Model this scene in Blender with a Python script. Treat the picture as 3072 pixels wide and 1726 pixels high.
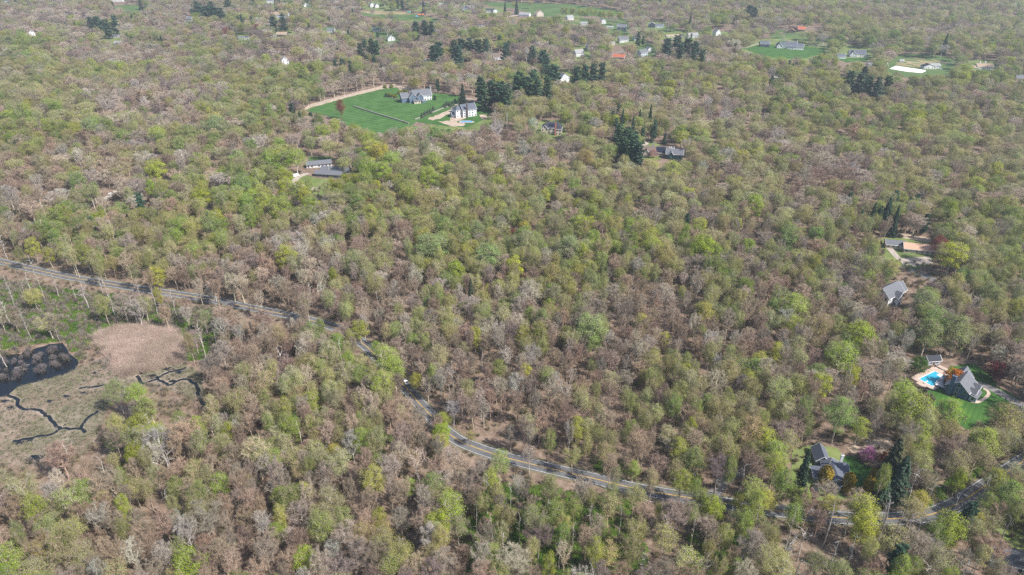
import bpy, bmesh, math, random
import numpy as np
from mathutils import Vector, Matrix

for o in list(bpy.data.objects):
    bpy.data.objects.remove(o)
SC = bpy.context.scene
COL = SC.collection
rad = math.radians

# ------------------------------------------------------------------ camera, sky, sun, exposure
CAM_H, PITCH, FPX = 200.0, 29.0, 2048.0           # metres, degrees below level, focal length in photo pixels (3072 wide)
cam_d = bpy.data.cameras.new("camera")
cam = bpy.data.objects.new("camera", cam_d)
COL.objects.link(cam)
cam_d.sensor_width = 36.0
cam_d.lens = 36.0 * FPX / 3072.0
cam_d.clip_start, cam_d.clip_end = 1.0, 20000.0
cam.location = (0, 0, CAM_H)
cam.rotation_euler = (rad(90 - PITCH), 0, 0)
SC.camera = cam

SUN_AZ = (0.87, -0.50)       # horizontal direction towards the sun (x right, y away from camera)
SUN_EL = 47.0
world = bpy.data.worlds.new("World")
SC.world = world
world.use_nodes = True
nt = world.node_tree
nt.nodes.clear()
sky = nt.nodes.new("ShaderNodeTexSky")
sky.sky_type = 'NISHITA'
sky.sun_disc = False
sky.sun_elevation = rad(SUN_EL)
sky.sun_rotation = math.atan2(SUN_AZ[0], SUN_AZ[1])
sky.air_density, sky.dust_density, sky.ozone_density = 1.0, 1.2, 1.0
bg = nt.nodes.new("ShaderNodeBackground")
bg.inputs[1].default_value = 0.115
wo = nt.nodes.new("ShaderNodeOutputWorld")
nt.links.new(sky.outputs[0], bg.inputs[0])
nt.links.new(bg.outputs[0], wo.inputs[0])

sun_d = bpy.data.lights.new("sun", 'SUN')
sun_d.energy = 4.7
sun_d.angle = rad(0.5)
sun_d.color = (1.0, 0.95, 0.87)
sun = bpy.data.objects.new("sun", sun_d)
COL.objects.link(sun)
sun.location = (0, 0, 400)
_s = Vector((SUN_AZ[0] * math.cos(rad(SUN_EL)), SUN_AZ[1] * math.cos(rad(SUN_EL)), math.sin(rad(SUN_EL))))
sun.rotation_euler = _s.to_track_quat('Z', 'Y').to_euler()

SC.view_settings.view_transform = 'Standard'
SC.view_settings.look = 'None'
SC.view_settings.gamma = 1.0
SC.view_settings.exposure = 0.60
SC.cycles.max_bounces = 5
SC.cycles.diffuse_bounces = 3
SC.cycles.glossy_bounces = 2
SC.cycles.transmission_bounces = 3
SC.cycles.volume_bounces = 0
SC.cycles.transparent_max_bounces = 4
SC.cycles.use_denoising = False
SC.cycles.caustics_reflective = SC.cycles.caustics_refractive = False

# ------------------------------------------------------------------ terrain and projection helpers
GX = np.unique(np.concatenate([np.linspace(-5000, -1500, 36), np.linspace(-1500, 1500, 201), np.linspace(1500, 5000, 36)]))
GY = np.unique(np.concatenate([np.linspace(-1500, 60, 27), np.linspace(60, 2400, 157), np.linspace(2400, 7000, 47)]))


def smooth(a, b, x):
    t = np.clip((x - a) / (b - a), 0, 1)
    return t * t * (3 - 2 * t)


def hfun(x, y):
    x = np.asarray(x, float); y = np.asarray(y, float)
    amp = 1.2 + 3.2 * smooth(450, 1300, y)
    h = amp * (np.sin(x / 93.0 + 1.3 + 0.6 * np.sin(y / 140.0)) * np.cos(y / 121.0 + 0.5) + 0.6 * np.sin((x + y) / 61.0 + 2.0))
    # wooded slope left of the bend, open slope on the far right
    h = h + 6.0 * smooth(300, 560, y) * smooth(60, -300, x) * smooth(1100, 700, y)
    h = h + 10.0 * smooth(1200, 2300, y) * smooth(-200, 900, x)
    # the wetland is a flat basin
    wet = np.exp(-(((x + 165) / 95.0) ** 2 + ((y - 285) / 70.0) ** 2) ** 2)
    h = h * (1 - wet) - 2.2 * wet
    return h


_GH = hfun(*np.meshgrid(GX, GY, indexing='ij'))


def hz(x, y):
    """height of the ground sheet (the mesh's own bilinear surface)"""
    i = min(max(int(np.searchsorted(GX, x)) - 1, 0), len(GX) - 2)
    j = min(max(int(np.searchsorted(GY, y)) - 1, 0), len(GY) - 2)
    u = (x - GX[i]) / (GX[i + 1] - GX[i]); v = (y - GY[j]) / (GY[j + 1] - GY[j])
    return float((_GH[i, j] * (1 - u) + _GH[i + 1, j] * u) * (1 - v) + (_GH[i, j + 1] * (1 - u) + _GH[i + 1, j + 1] * u) * v)


_cp, _sp = math.cos(rad(PITCH)), math.sin(rad(PITCH))


def ray(px, py):
    a, b = (px - 1536.0) / FPX, (py - 863.0) / FPX
    return (a, _cp - b * _sp, -_sp - b * _cp)


def ground(px, py, up=0.0):
    """where the line of sight of a photo pixel meets the ground (or a level 'up' metres above it)"""
    d = ray(px, py)
    z = up
    for _ in range(8):
        t = (CAM_H - z) / -d[2]
        x, y = d[0] * t, d[1] * t
        z = hz(x, y) + up
    return x, y, z - up


def project(x, y, z):
    dz = z - CAM_H
    depth = y * _cp - dz * _sp
    v = -y * _sp - dz * _cp
    if depth < 1:
        return -9999.0, -9999.0, 1.0
    return 1536 + FPX * x / depth, 863 + FPX * v / depth, depth


def inside(poly, x, y):
    c = False
    n = len(poly)
    j = n - 1
    for i in range(n):
        xi, yi = poly[i]; xj, yj = poly[j]
        if (yi > y) != (yj > y) and x < (xj - xi) * (y - yi) / (yj - yi) + xi:
            c = not c
        j = i
    return c


# ------------------------------------------------------------------ materials
MATS = {}


def newmat(name):
    m = bpy.data.materials.new(name)
    m.use_nodes = True
    m.node_tree.nodes.clear()
    MATS[name] = m
    return m, m.node_tree.nodes, m.node_tree.links


def surf(name, c1, c2=None, scale=1.0, rough=0.85, spec=0.25, bump=0.0, detail=6.0, c3=None, metallic=0.0, contrast=(0.35, 0.65), stretch=None):
    """a plain procedural surface: two or three colours broken up by noise in world-sized object space"""
    m, N, L = newmat(name)
    out = N.new("ShaderNodeOutputMaterial")
    p = N.new("ShaderNodeBsdfPrincipled")
    p.inputs['Roughness'].default_value = rough
    p.inputs['Specular IOR Level'].default_value = spec
    p.inputs['Metallic'].default_value = metallic
    L.new(p.outputs[0], out.inputs[0])
    if c2 is None:
        c2 = tuple(c * 0.8 for c in c1)
    tc = N.new("ShaderNodeTexCoord")
    src = tc.outputs['Object']
    if stretch:
        mp = N.new("ShaderNodeMapping"); mp.inputs['Scale'].default_value = stretch
        L.new(src, mp.inputs[0]); src = mp.outputs[0]
    nz = N.new("ShaderNodeTexNoise")
    nz.inputs['Scale'].default_value = scale
    nz.inputs['Detail'].default_value = detail
    nz.inputs['Roughness'].default_value = 0.65
    L.new(src, nz.inputs['Vector'])
    r = N.new("ShaderNodeValToRGB")
    r.color_ramp.elements[0].position, r.color_ramp.elements[1].position = contrast
    r.color_ramp.elements[0].color = (*c1, 1); r.color_ramp.elements[1].color = (*c2, 1)
    if c3:
        e = r.color_ramp.elements.new(sum(contrast) / 2); e.color = (*c3, 1)
    L.new(nz.outputs['Fac'], r.inputs[0])
    L.new(r.outputs[0], p.inputs['Base Color'])
    if bump:
        b = N.new("ShaderNodeBump"); b.inputs['Strength'].default_value = bump; b.inputs['Distance'].default_value = 0.3
        L.new(nz.outputs['Fac'], b.inputs['Height']); L.new(b.outputs[0], p.inputs['Normal'])
    return m


def tinted(name, attr, translucent=0.0, rough=0.8, var=0.25, fallback=(0.2, 0.2, 0.2)):
    """foliage or bark whose colour each plant carries itself (attribute 'tint' or 'bark'), varied leaf by leaf"""
    m, N, L = newmat(name)
    out = N.new("ShaderNodeOutputMaterial")
    at = N.new("ShaderNodeAttribute"); at.attribute_type = 'INSTANCER'; at.attribute_name = attr
    tc = N.new("ShaderNodeTexCoord")
    nz = N.new("ShaderNodeTexNoise"); nz.inputs['Scale'].default_value = 1.1; nz.inputs['Detail'].default_value = 3.0
    L.new(tc.outputs['Object'], nz.inputs['Vector'])
    mr = N.new("ShaderNodeMapRange")
    mr.inputs['From Min'].default_value, mr.inputs['From Max'].default_value = 0.3, 0.7
    mr.inputs['To Min'].default_value, mr.inputs['To Max'].default_value = 1 - var, 1 + var
    L.new(nz.outputs['Fac'], mr.inputs['Value'])
    mul = N.new("ShaderNodeVectorMath"); mul.operation = 'SCALE'
    L.new(at.outputs['Color'], mul.inputs[0]); L.new(mr.outputs[0], mul.inputs['Scale'])
    df = N.new("ShaderNodeBsdfDiffuse")
    L.new(mul.outputs[0], df.inputs['Color'])
    last = df
    if translucent:
        tr = N.new("ShaderNodeBsdfTranslucent")
        L.new(mul.outputs[0], tr.inputs['Color'])
        mx = N.new("ShaderNodeMixShader"); mx.inputs[0].default_value = translucent
        L.new(df.outputs[0], mx.inputs[1]); L.new(tr.outputs[0], mx.inputs[2])
        last = mx
    L.new(last.outputs[0], out.inputs[0])
    return m


surf('litter', (0.12, 0.088, 0.066), (0.30, 0.23, 0.18), 0.35, 0.95, 0.05, 0.6, 12, c3=(0.215, 0.155, 0.118))
surf('asphalt', (0.095, 0.096, 0.104), (0.165, 0.164, 0.168), 0.35, 0.9, 0.2, 0.05, 8)
surf('asphalt_old', (0.16, 0.15, 0.15), (0.26, 0.245, 0.24), 0.5, 0.9, 0.2, 0.05, 8)
surf('gravel', (0.33, 0.28, 0.24), (0.5, 0.44, 0.39), 0.5, 0.95, 0.1, 0.2, 10)
surf('sand', (0.34, 0.26, 0.195), (0.54, 0.43, 0.345), 0.25, 0.95, 0.1, 0.2, 10)
surf('arena_sand', (0.74, 0.72, 0.68), (0.8, 0.78, 0.74), 0.2, 0.95, 0.1, 0.0, 6)
surf('white_paint', (0.66, 0.67, 0.68), (0.78, 0.78, 0.78), 1.0, 0.7, 0.3)
surf('yellow_paint', (0.62, 0.38, 0.07), (0.72, 0.46, 0.10), 1.0, 0.7, 0.3)
surf('marsh', (0.10, 0.105, 0.06), (0.36, 0.30, 0.245), 0.07, 0.95, 0.1, 0.5, 14, c3=(0.22, 0.19, 0.14))
surf('verge_soil', (0.12, 0.115, 0.06), (0.25, 0.20, 0.145), 0.4, 0.95, 0.1, 0.3, 10)
surf('meadow', (0.10, 0.14, 0.045), (0.21, 0.25, 0.09), 0.08, 0.95, 0.1, 0.2, 10)
surf('pasture', (0.065, 0.115, 0.035), (0.115, 0.175, 0.06), 0.02, 0.95, 0.1, 0.1, 10)
surf('pasture_brown', (0.22, 0.19, 0.09), (0.36, 0.29, 0.18), 0.02, 0.95, 0.1, 0.1, 10)
surf('mulch', (0.06, 0.042, 0.038), (0.10, 0.07, 0.062), 0.8, 0.95, 0.1, 0.3)
surf('paver', (0.46, 0.35, 0.29), (0.56, 0.44, 0.37), 0.8, 0.9, 0.2)
surf('deck_boards', (0.55, 0.55, 0.56), (0.66, 0.66, 0.67), 1.2, 0.8, 0.2, stretch=(1, 8, 1))
surf('stone', (0.20, 0.18, 0.165), (0.46, 0.42, 0.38), 1.3, 0.9, 0.2, 0.6)
surf('pale_wood', (0.5, 0.45, 0.38), (0.68, 0.63, 0.56), 1.0, 0.9, 0.2)
surf('dark_wood', (0.08, 0.06, 0.05), (0.13, 0.10, 0.08), 1.0, 0.9, 0.2)
surf('metal_grey', (0.30, 0.31, 0.32), (0.38, 0.39, 0.40), 1.0, 0.5, 0.4)
surf('sign_yellow', (0.75, 0.45, 0.02), (0.8, 0.5, 0.03), 1.0, 0.5, 0.4)
surf('tarp_orange', (0.75, 0.16, 0.05), (0.8, 0.22, 0.08), 1.0, 0.6, 0.3)
surf('tarp_blue', (0.12, 0.3, 0.6), (0.16, 0.36, 0.66), 1.0, 0.6, 0.3)
surf('green_metal', (0.03, 0.22, 0.17), (0.04, 0.26, 0.20), 1.0, 0.5, 0.4)
surf('car_white', (0.8, 0.8, 0.8), (0.82, 0.82, 0.82), 1.0, 0.25, 0.6)
surf('car_dark', (0.02, 0.022, 0.026), (0.03, 0.03, 0.035), 1.0, 0.25, 0.6)
surf('car_silver', (0.45, 0.46, 0.48), (0.5, 0.51, 0.52), 1.0, 0.25, 0.6)
surf('tyre', (0.02, 0.02, 0.02), (0.03, 0.03, 0.03), 1.0, 0.8, 0.2)
surf('lamp_glass', (0.75, 0.75, 0.72), (0.8, 0.8, 0.78), 1.0, 0.15, 0.6)
surf('lamp_red', (0.4, 0.02, 0.02), (0.5, 0.03, 0.03), 1.0, 0.2, 0.6)
surf('window_glass', (0.025, 0.035, 0.05), (0.05, 0.065, 0.085), 0.5, 0.08, 0.6)
surf('trim_white', (0.76, 0.77, 0.79), (0.8, 0.8, 0.8), 1.0, 0.6, 0.3)
surf('brick_red', (0.42, 0.16, 0.10), (0.5, 0.21, 0.14), 3.0, 0.9, 0.2)
surf('chimney_dark', (0.09, 0.075, 0.08), (0.16, 0.13, 0.13), 2.0, 0.9, 0.2)
surf('chimney_stone', (0.26, 0.25, 0.26), (0.4, 0.39, 0.39), 2.0, 0.9, 0.2)
for nm, c in dict(wall_white=(0.74, 0.75, 0.77), wall_cream=(0.62, 0.55, 0.45), wall_tan=(0.42, 0.35, 0.28), wall_grey=(0.36, 0.36, 0.36),
                  wall_lightblue=(0.52, 0.58, 0.66), wall_blue=(0.11, 0.17, 0.26), wall_navy=(0.045, 0.06, 0.10), wall_darkgreen=(0.02, 0.085, 0.085),
                  wall_brown=(0.16, 0.10, 0.07), wall_slate=(0.17, 0.19, 0.22)).items():
    surf(nm, c, tuple(x * 0.9 for x in c), 2.0, 0.75, 0.2, 0.08, 4, stretch=(0.4, 0.4, 9))
for nm, c in dict(roof_grey=(0.21, 0.22, 0.25), roof_dark=(0.075, 0.08, 0.10), roof_blue=(0.16, 0.18, 0.23), roof_brown=(0.24, 0.19, 0.16),
                  roof_tan=(0.5, 0.38, 0.27), roof_red=(0.62, 0.19, 0.11), roof_black=(0.03, 0.035, 0.05), roof_pale=(0.42, 0.42, 0.43),
                  roof_rust=(0.78, 0.5, 0.36)).items():
    c = tuple(x * .62 for x in c)
    surf(nm, c, tuple(x * 1.3 for x in c), 1.6, 0.9, 0.2, 0.1, 8)
surf('solar', (0.012, 0.015, 0.03), (0.02, 0.024, 0.045), 1.0, 0.15, 0.5)

# mown lawn: real light and dark mowing bands
def lawn_mat(name, c1, c2, ang, width):
    m, N, L = newmat(name)
    out = N.new("ShaderNodeOutputMaterial")
    p = N.new("ShaderNodeBsdfPrincipled"); p.inputs['Roughness'].default_value = 0.95; p.inputs['Specular IOR Level'].default_value = 0.1
    tc = N.new("ShaderNodeTexCoord")
    mp = N.new("ShaderNodeMapping"); mp.inputs['Rotation'].default_value = (0, 0, ang)
    L.new(tc.outputs['Object'], mp.inputs[0])
    w = N.new("ShaderNodeTexWave"); w.wave_type = 'BANDS'; w.bands_direction = 'X'
    w.inputs['Scale'].default_value = 0.314 / width; w.inputs['Distortion'].default_value = 0.6; w.inputs['Detail'].default_value = 2
    w.inputs['Detail Scale'].default_value = 0.4
    L.new(mp.outputs[0], w.inputs['Vector'])
    nz = N.new("ShaderNodeTexNoise"); nz.inputs['Scale'].default_value = 0.09; nz.inputs['Detail'].default_value = 9
    L.new(tc.outputs['Object'], nz.inputs['Vector'])
    mx = N.new("ShaderNodeMix"); mx.data_type = 'RGBA'
    mx.inputs[6].default_value = (*c1, 1); mx.inputs[7].default_value = (*c2, 1)
    L.new(w.outputs['Fac'], mx.inputs[0])
    m2 = N.new("ShaderNodeMix"); m2.data_type = 'RGBA'; m2.blend_type = 'MULTIPLY'; m2.inputs[0].default_value = 1.0
    r = N.new("ShaderNodeValToRGB"); r.color_ramp.elements[0].position = 0.3; r.color_ramp.elements[1].position = 0.7
    r.color_ramp.elements[0].color = (0.72, 0.75, 0.72, 1); r.color_ramp.elements[1].color = (1.2, 1.1, 1.15, 1)
    L.new(nz.outputs['Fac'], r.inputs[0])
    L.new(mx.outputs[2], m2.inputs[6]); L.new(r.outputs[0], m2.inputs[7])
    L.new(m2.outputs[2], p.inputs['Base Color'])
    L.new(p.outputs[0], out.inputs[0])
    return m


lawn_mat('lawn_striped', (0.052, 0.118, 0.03), (0.085, 0.185, 0.05), rad(62), 6.5)
lawn_mat('lawn', (0.05, 0.125, 0.026), (0.06, 0.145, 0.032), rad(40), 2.0)


def water_mat(name, col, rough, bump_scale):
    m, N, L = newmat(name)
    out = N.new("ShaderNodeOutputMaterial")
    p = N.new("ShaderNodeBsdfPrincipled")
    p.inputs['Base Color'].default_value = (*col, 1)
    p.inputs['Roughness'].default_value = rough
    p.inputs['Specular IOR Level'].default_value = 0.5
    tc = N.new("ShaderNodeTexCoord")
    nz = N.new("ShaderNodeTexNoise"); nz.inputs['Scale'].default_value = bump_scale; nz.inputs['Detail'].default_value = 3
    L.new(tc.outputs['Object'], nz.inputs['Vector'])
    b = N.new("ShaderNodeBump"); b.inputs['Strength'].default_value = 0.15; b.inputs['Distance'].default_value = 0.1
    L.new(nz.outputs['Fac'], b.inputs['Height']); L.new(b.outputs[0], p.inputs['Normal'])
    L.new(p.outputs[0], out.inputs[0])
    return m


water_mat('pond_water', (0.008, 0.010, 0.013), 0.06, 0.8)
water_mat('pool_water', (0.05, 0.42, 0.62), 0.05, 1.5)
surf('pool_tile', (0.08, 0.42, 0.6), (0.1, 0.5, 0.68), 1.0, 0.4, 0.4)

tinted('leaf', 'tint', 0.30, var=0.35)
tinted('needle', 'tint', 0.10, var=0.35)
tinted('bark', 'wood', 0.0, var=0.30)
tinted('twig', 'bark', 0.15, var=0.30)
tinted('reed', 'tint', 0.25, var=0.25)


# ------------------------------------------------------------------ object helpers
class MB:
    """collects faces; build() links them as one mesh object"""
    def __init__(self):
        self.v, self.f, self.m = [], [], []

    def add(self, vs, fs, mi=0):
        b = len(self.v)
        self.v += [tuple(p) for p in vs]
        self.f += [tuple(b + i for i in f) for f in fs]
        self.m += [mi] * len(fs)

    def box(self, x0, x1, y0, y1, z0, z1, mi=0, M=None):
        vs = [(x, y, z) for z in (z0, z1) for y in (y0, y1) for x in (x0, x1)]
        if M is not None:
            vs = [tuple(M @ Vector(p)) for p in vs]
        self.add(vs, [(0, 2, 3, 1), (4, 5, 7, 6), (0, 1, 5, 4), (2, 6, 7, 3), (0, 4, 6, 2), (1, 3, 7, 5)], mi)

    def tube(self, pts, rads, n=6, mi=0, cap=True):
        pts = [Vector(p) for p in pts]
        rings = []
        for i, p in enumerate(pts):
            d = (pts[min(i + 1, len(pts) - 1)] - pts[max(i - 1, 0)]).normalized()
            a = d.cross(Vector((0.31, 0.95, 0.05)))
            if a.length < 1e-3:
                a = d.cross(Vector((1, 0, 0)))
            a.normalize(); b = d.cross(a)
            rings.append([p + (a * math.cos(t) + b * math.sin(t)) * rads[i] for t in [2 * math.pi * k / n for k in range(n)]])
        vs = [p for r in rings for p in r]
        fs = []
        for i in range(len(pts) - 1):
            for k in range(n):
                fs.append((i * n + k, i * n + (k + 1) % n, (i + 1) * n + (k + 1) % n, (i + 1) * n + k))
        if cap:
            fs.append(tuple(range(n - 1, -1, -1))); fs.append(tuple((len(pts) - 1) * n + k for k in range(n)))
        self.add(vs, fs, mi)

    def mesh(self, name, mats):
        me = bpy.data.meshes.new(name)
        me.from_pydata(self.v, [], self.f)
        for m in mats:
            me.materials.append(MATS[m])
        if len(mats) > 1:
            me.polygons.foreach_set('material_index', self.m)
        me.update()
        return me

    def build(self, name, mat, parent=None, **kw):
        mats = [mat] if isinstance(mat, str) else list(mat)
        return link(name, self.mesh(name, mats), parent, **kw)


def link(name, data, parent=None, label=None, category=None, group=None, kind=None, loc=None, rz=None):
    o = bpy.data.objects.new(name, data)
    COL.objects.link(o)
    if parent is not None:
        o.parent = parent
    if loc is not None:
        o.location = loc
    if rz is not None:
        o.rotation_euler = (0, 0, rz)
    tag(o, label, category, group, kind)
    return o


def tag(o, label=None, category=None, group=None, kind=None):
    if label: o["label"] = label
    if category: o["category"] = category
    if group: o["group"] = group
    if kind: o["kind"] = kind
    return o


LANDMARKS = []      # (px, py, phrase): things a tree can be described by


def mark(px, py, phrase):
    LANDMARKS.append((px, py, phrase))


def drape(name, poly_px=None, poly_xy=None, mat='lawn', up=0.06, cell=12.0, label=None, category=None, kind='structure', group=None):
    """a sheet laid over the ground: outline given by photo pixels (turned into ground points) or by ground points"""
    P = poly_xy or [ground(*p)[:2] for p in poly_px]
    bm = bmesh.new()
    vs = [bm.verts.new((x, y, 0)) for x, y in P]
    f = bm.faces.new(vs)
    if f.normal.z < 0 or True:
        bm.normal_update()
        if f.normal.z < 0:
            f.normal_flip()
    xs = [p[0] for p in P]; ys = [p[1] for p in P]
    for ax, lo, hi in ((0, min(xs), max(xs)), (1, min(ys), max(ys))):
        n = min(int((hi - lo) / cell), 60)
        for k in range(1, n + 1):
            c = lo + (hi - lo) * k / (n + 1)
            co = (c, 0, 0) if ax == 0 else (0, c, 0)
            no = (1, 0, 0) if ax == 0 else (0, 1, 0)
            bmesh.ops.bisect_plane(bm, geom=bm.verts[:] + bm.edges[:] + bm.faces[:], plane_co=co, plane_no=no)
    bmesh.ops.triangulate(bm, faces=[q for q in bm.faces if len(q.verts) > 4])
    for v in bm.verts:
        v.co.z = hz(v.co.x, v.co.y) + up
    me = bpy.data.meshes.new(name)
    bm.to_mesh(me); bm.free()
    me.materials.append(MATS[mat])
    o = link(name, me, label=label, category=category, kind=kind, group=group)
    return o


def wavy(poly, amp, seed, step=14):
    """photo-pixel outline with small irregular steps, so edges of ground patches are not ruled lines"""
    R = random.Random(seed)
    out = []
    n = len(poly)
    for i in range(n):
        (x0, y0), (x1, y1) = poly[i], poly[(i + 1) % n]
        L = math.hypot(x1 - x0, y1 - y0)
        k = max(1, int(L / step))
        for j in range(k):
            t = j / k
            out.append((x0 + (x1 - x0) * t + R.uniform(-amp, amp), y0 + (y1 - y0) * t + R.uniform(-amp, amp) * 0.6))
    return out


def spline(pts, step=4.0):
    """Catmull-Rom through ground points, resampled every 'step' metres"""
    P = [np.array(p, float) for p in pts]
    P = [2 * P[0] - P[1]] + P + [2 * P[-1] - P[-2]]
    out = []
    for i in range(1, len(P) - 2):
        a, b, c, d = P[i - 1:i + 3]
        n = max(2, int(np.linalg.norm(c - b) / step))
        for k in range(n):
            t = k / n
            out.append(0.5 * ((2 * b) + (-a + c) * t + (2 * a - 5 * b + 4 * c - d) * t * t + (-a + 3 * b - 3 * c + d) * t ** 3))
    out.append(P[-2])
    return np.array(out)


def strip(name, line, off0, off1, up, mat, parent=None, **kw):
    """a band along a line between two sideways offsets, following the ground"""
    mb = MB()
    T = np.gradient(line, axis=0); T /= np.linalg.norm(T, axis=1)[:, None]
    Nn = np.stack([-T[:, 1], T[:, 0]], 1)
    vs = []
    for p, n in zip(line, Nn):
        a, b = p + n * off0, p + n * off1
        vs.append((a[0], a[1], hz(a[0], a[1]) + up)); vs.append((b[0], b[1], hz(b[0], b[1]) + up))
    fs = [(2 * i, 2 * i + 2, 2 * i + 3, 2 * i + 1) if off1 > off0 else (2 * i, 2 * i + 1, 2 * i + 3, 2 * i + 2) for i in range(len(line) - 1)]
    mb.add(vs, fs)
    return mb.build(name, mat, parent, **kw)

# ------------------------------------------------------------------ the ground
mb = MB()
nx, ny = len(GX), len(GY)
mb.v = [(GX[i], GY[j], _GH[i, j]) for i in range(nx) for j in range(ny)]
mb.f = [(i * ny + j, (i + 1) * ny + j, (i + 1) * ny + j + 1, i * ny + j + 1) for i in range(nx - 1) for j in range(ny - 1)]
mb.m = [0] * len(mb.f)
mb.build('ground', 'litter', kind='structure', label='leaf-strewn brown forest floor under the bare trees')

# main road -----------------------------------------------------------
ROAD_PX = [(-160, 752), (-70, 769), (0, 785), (107, 810), (209, 832), (310, 849), (440, 870), (597, 893), (700, 913), (800, 933), (914, 957), (994, 980), (1045, 1003), (1095, 1036), (1135, 1076), (1180, 1123),
           (1221, 1167), (1257, 1210), (1298, 1254), (1329, 1287), (1359, 1311), (1390, 1329), (1436, 1347), (1498, 1368), (1541, 1380), (1661, 1409), (1780, 1436), (1900, 1465), (2079, 1496), (2178, 1511),
           (2271, 1525), (2438, 1546), (2560, 1556), (2680, 1557), (2770, 1549), (2820, 1535), (2870, 1513), (2921, 1482), (2952, 1461), (3015, 1420), (3090, 1372), (3200, 1303)]
ROAD = spline([ground(*p)[:2] for p in ROAD_PX], 4.0)
road = strip('road', ROAD, -3.35, 3.35, 0.10, 'asphalt', kind='structure', label='dark two-lane road winding through the woods')
strip('verge', ROAD, -4.5, 4.5, 0.05, 'verge_soil', kind='structure')
strip('edge_line', ROAD, 2.76, 2.90, 0.112, 'white_paint', road)
strip('edge_line', ROAD, -2.90, -2.76, 0.112, 'white_paint', road)
strip('centre_line', ROAD, 0.06, 0.20, 0.112, 'yellow_paint', road)
strip('centre_line', ROAD, -0.20, -0.06, 0.112, 'yellow_paint', road)


def lane(name, px, w, mat='asphalt_old', up=0.085, **kw):
    return strip(name, spline([ground(*p)[:2] for p in px], 3.0), -w / 2, w / 2, up, mat, kind='structure', **kw)


lane('driveway', [(2130, 1502), (2150, 1470), (2175, 1440), (2210, 1418), (2255, 1400), (2300, 1392)], 5.0)
lane('driveway', [(2895, 1147), (2960, 1160), (3010, 1185), (3060, 1215), (3110, 1260)], 5.0)
lane('driveway', [(2700, 800), (2735, 815), (2790, 835), (2830, 860), (2870, 890), (2960, 930)], 6.0)
lane('driveway', [(2720, 795), (2690, 770), (2660, 735)], 4.0, 'gravel')
lane('driveway', [(925, 520), (898, 530), (886, 542), (893, 554), (915, 560), (950, 570)], 5.0, 'gravel')
lane('driveway', [(900, 600), (935, 598), (980, 597)], 4.0, 'gravel')
lane('driveway', [(1335, 291), (1400, 296), (1440, 299), (1520, 300)], 4.0, 'gravel')
lane('driveway', [(250, 620), (300, 605), (335, 585), (350, 572)], 5.0, 'gravel')
lane('street', [(2330, 118), (2400, 128), (2480, 139), (2500, 145), (2495, 155), (2468, 172), (2440, 190)], 6.0)
lane('street', [(1880, 96), (1980, 104), (2040, 112)], 6.0)
lane('street', [(1730, 185), (1790, 172), (1862, 156), (1880, 146)], 5.5)
lane('street', [(1975, 130), (2010, 119), (2055, 112), (2110, 104)], 6.0)
lane('street', [(2480, 112), (2560, 118), (2630, 120)], 5.0, 'gravel')
lane('street', [(2700, 172), (2760, 184), (2830, 190), (2910, 192)], 5.0, 'gravel')
lane('street', [(1520, 52), (1570, 44)], 12.0, 'gravel')
lane('street', [(2960, 250), (3010, 240), (3072, 228), (3120, 225)], 5.0, 'gravel')
lane('parking_lane', [(70, 720), (80, 690), (88, 665)], 7.0)

# open ground -------------------------------------------------------------
LAWN_ESTATE = [(905, 330), (930, 318), (1054, 284), (1147, 262), (1186, 258), (1240, 275), (1296, 278), (1380, 287), (1385, 300), (1370, 316), (1249, 366), (1222, 388), (1180, 400), (1098, 400), (1030, 372), (985, 350)]
drape('lawn', wavy(LAWN_ESTATE, 1.2, 1), mat='lawn_striped', up=0.10)
drape('bare_soil', wavy([(900, 333), (930, 314), (1054, 280), (1147, 258), (1186, 252), (1192, 262), (1150, 267), (1058, 289), (935, 323), (905, 338)], 1.5, 2, 8), mat='sand', up=0.16)
drape('terrace', wavy([(1188, 256), (1300, 272), (1305, 280), (1240, 284), (1200, 272)], 1.0, 3), mat='sand', up=0.18)
drape('lawn', wavy([(1249, 366), (1377, 314), (1450, 302), (1475, 338), (1445, 362), (1400, 384), (1310, 376)], 1.5, 4), mat='lawn', up=0.11)
for k, pl in enumerate([[(1283, 357), (1345, 332), (1370, 330), (1335, 350), (1300, 362)], [(1352, 352), (1395, 343), (1410, 350), (1370, 365), (1365, 372), (1345, 372)], [(1310, 366), (1352, 364), (1395, 372), (1392, 380), (1360, 380)], [(1440, 345), (1458, 344), (1462, 356), (1448, 358)]]):
    drape('bare_soil', wavy(pl, 3, 40 + k, 8), mat='sand', up=0.17)
drape('lawn', wavy([(2228, 146), (2290, 133), (2400, 140), (2480, 145), (2470, 158), (2430, 172), (2400, 178), (2300, 172)], 1.2, 5), mat='lawn', up=0.1)
drape('lawn', wavy([(2500, 175), (2610, 172), (2600, 185), (2540, 188)], 1.2, 6), mat='lawn', up=0.1)
drape('paddock', wavy([(2690, 180), (2740, 172), (2850, 186), (2800, 200), (2760, 205), (2690, 196)], 1.2, 7), mat='pasture_brown', up=0.1)
drape('lawn', wavy([(2660, 210), (2780, 222), (2790, 232), (2700, 230)], 1.2, 8), mat='pasture', up=0.1)
drape('lawn', wavy([(2950, 246), (3000, 240), (3010, 250), (2980, 270), (2950, 268)], 1.2, 9), mat='pasture', up=0.1)
drape('field', wavy([(1440, 6), (1700, 12), (1860, 32), (1880, 45), (1800, 50), (1600, 42), (1540, 26), (1470, 20)], 1.2, 10), mat='pasture', up=0.1)
drape('field', wavy([(1075, 34), (1180, 30), (1230, 40), (1330, 60), (1340, 72), (1200, 62), (1090, 48)], 1.2, 11), mat='pasture', up=0.1)
drape('field', wavy([(1070, 36), (1150, 32), (1235, 36), (1230, 44), (1130, 44)], 1.2, 12), mat='pasture_brown', up=0.2)
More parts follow.
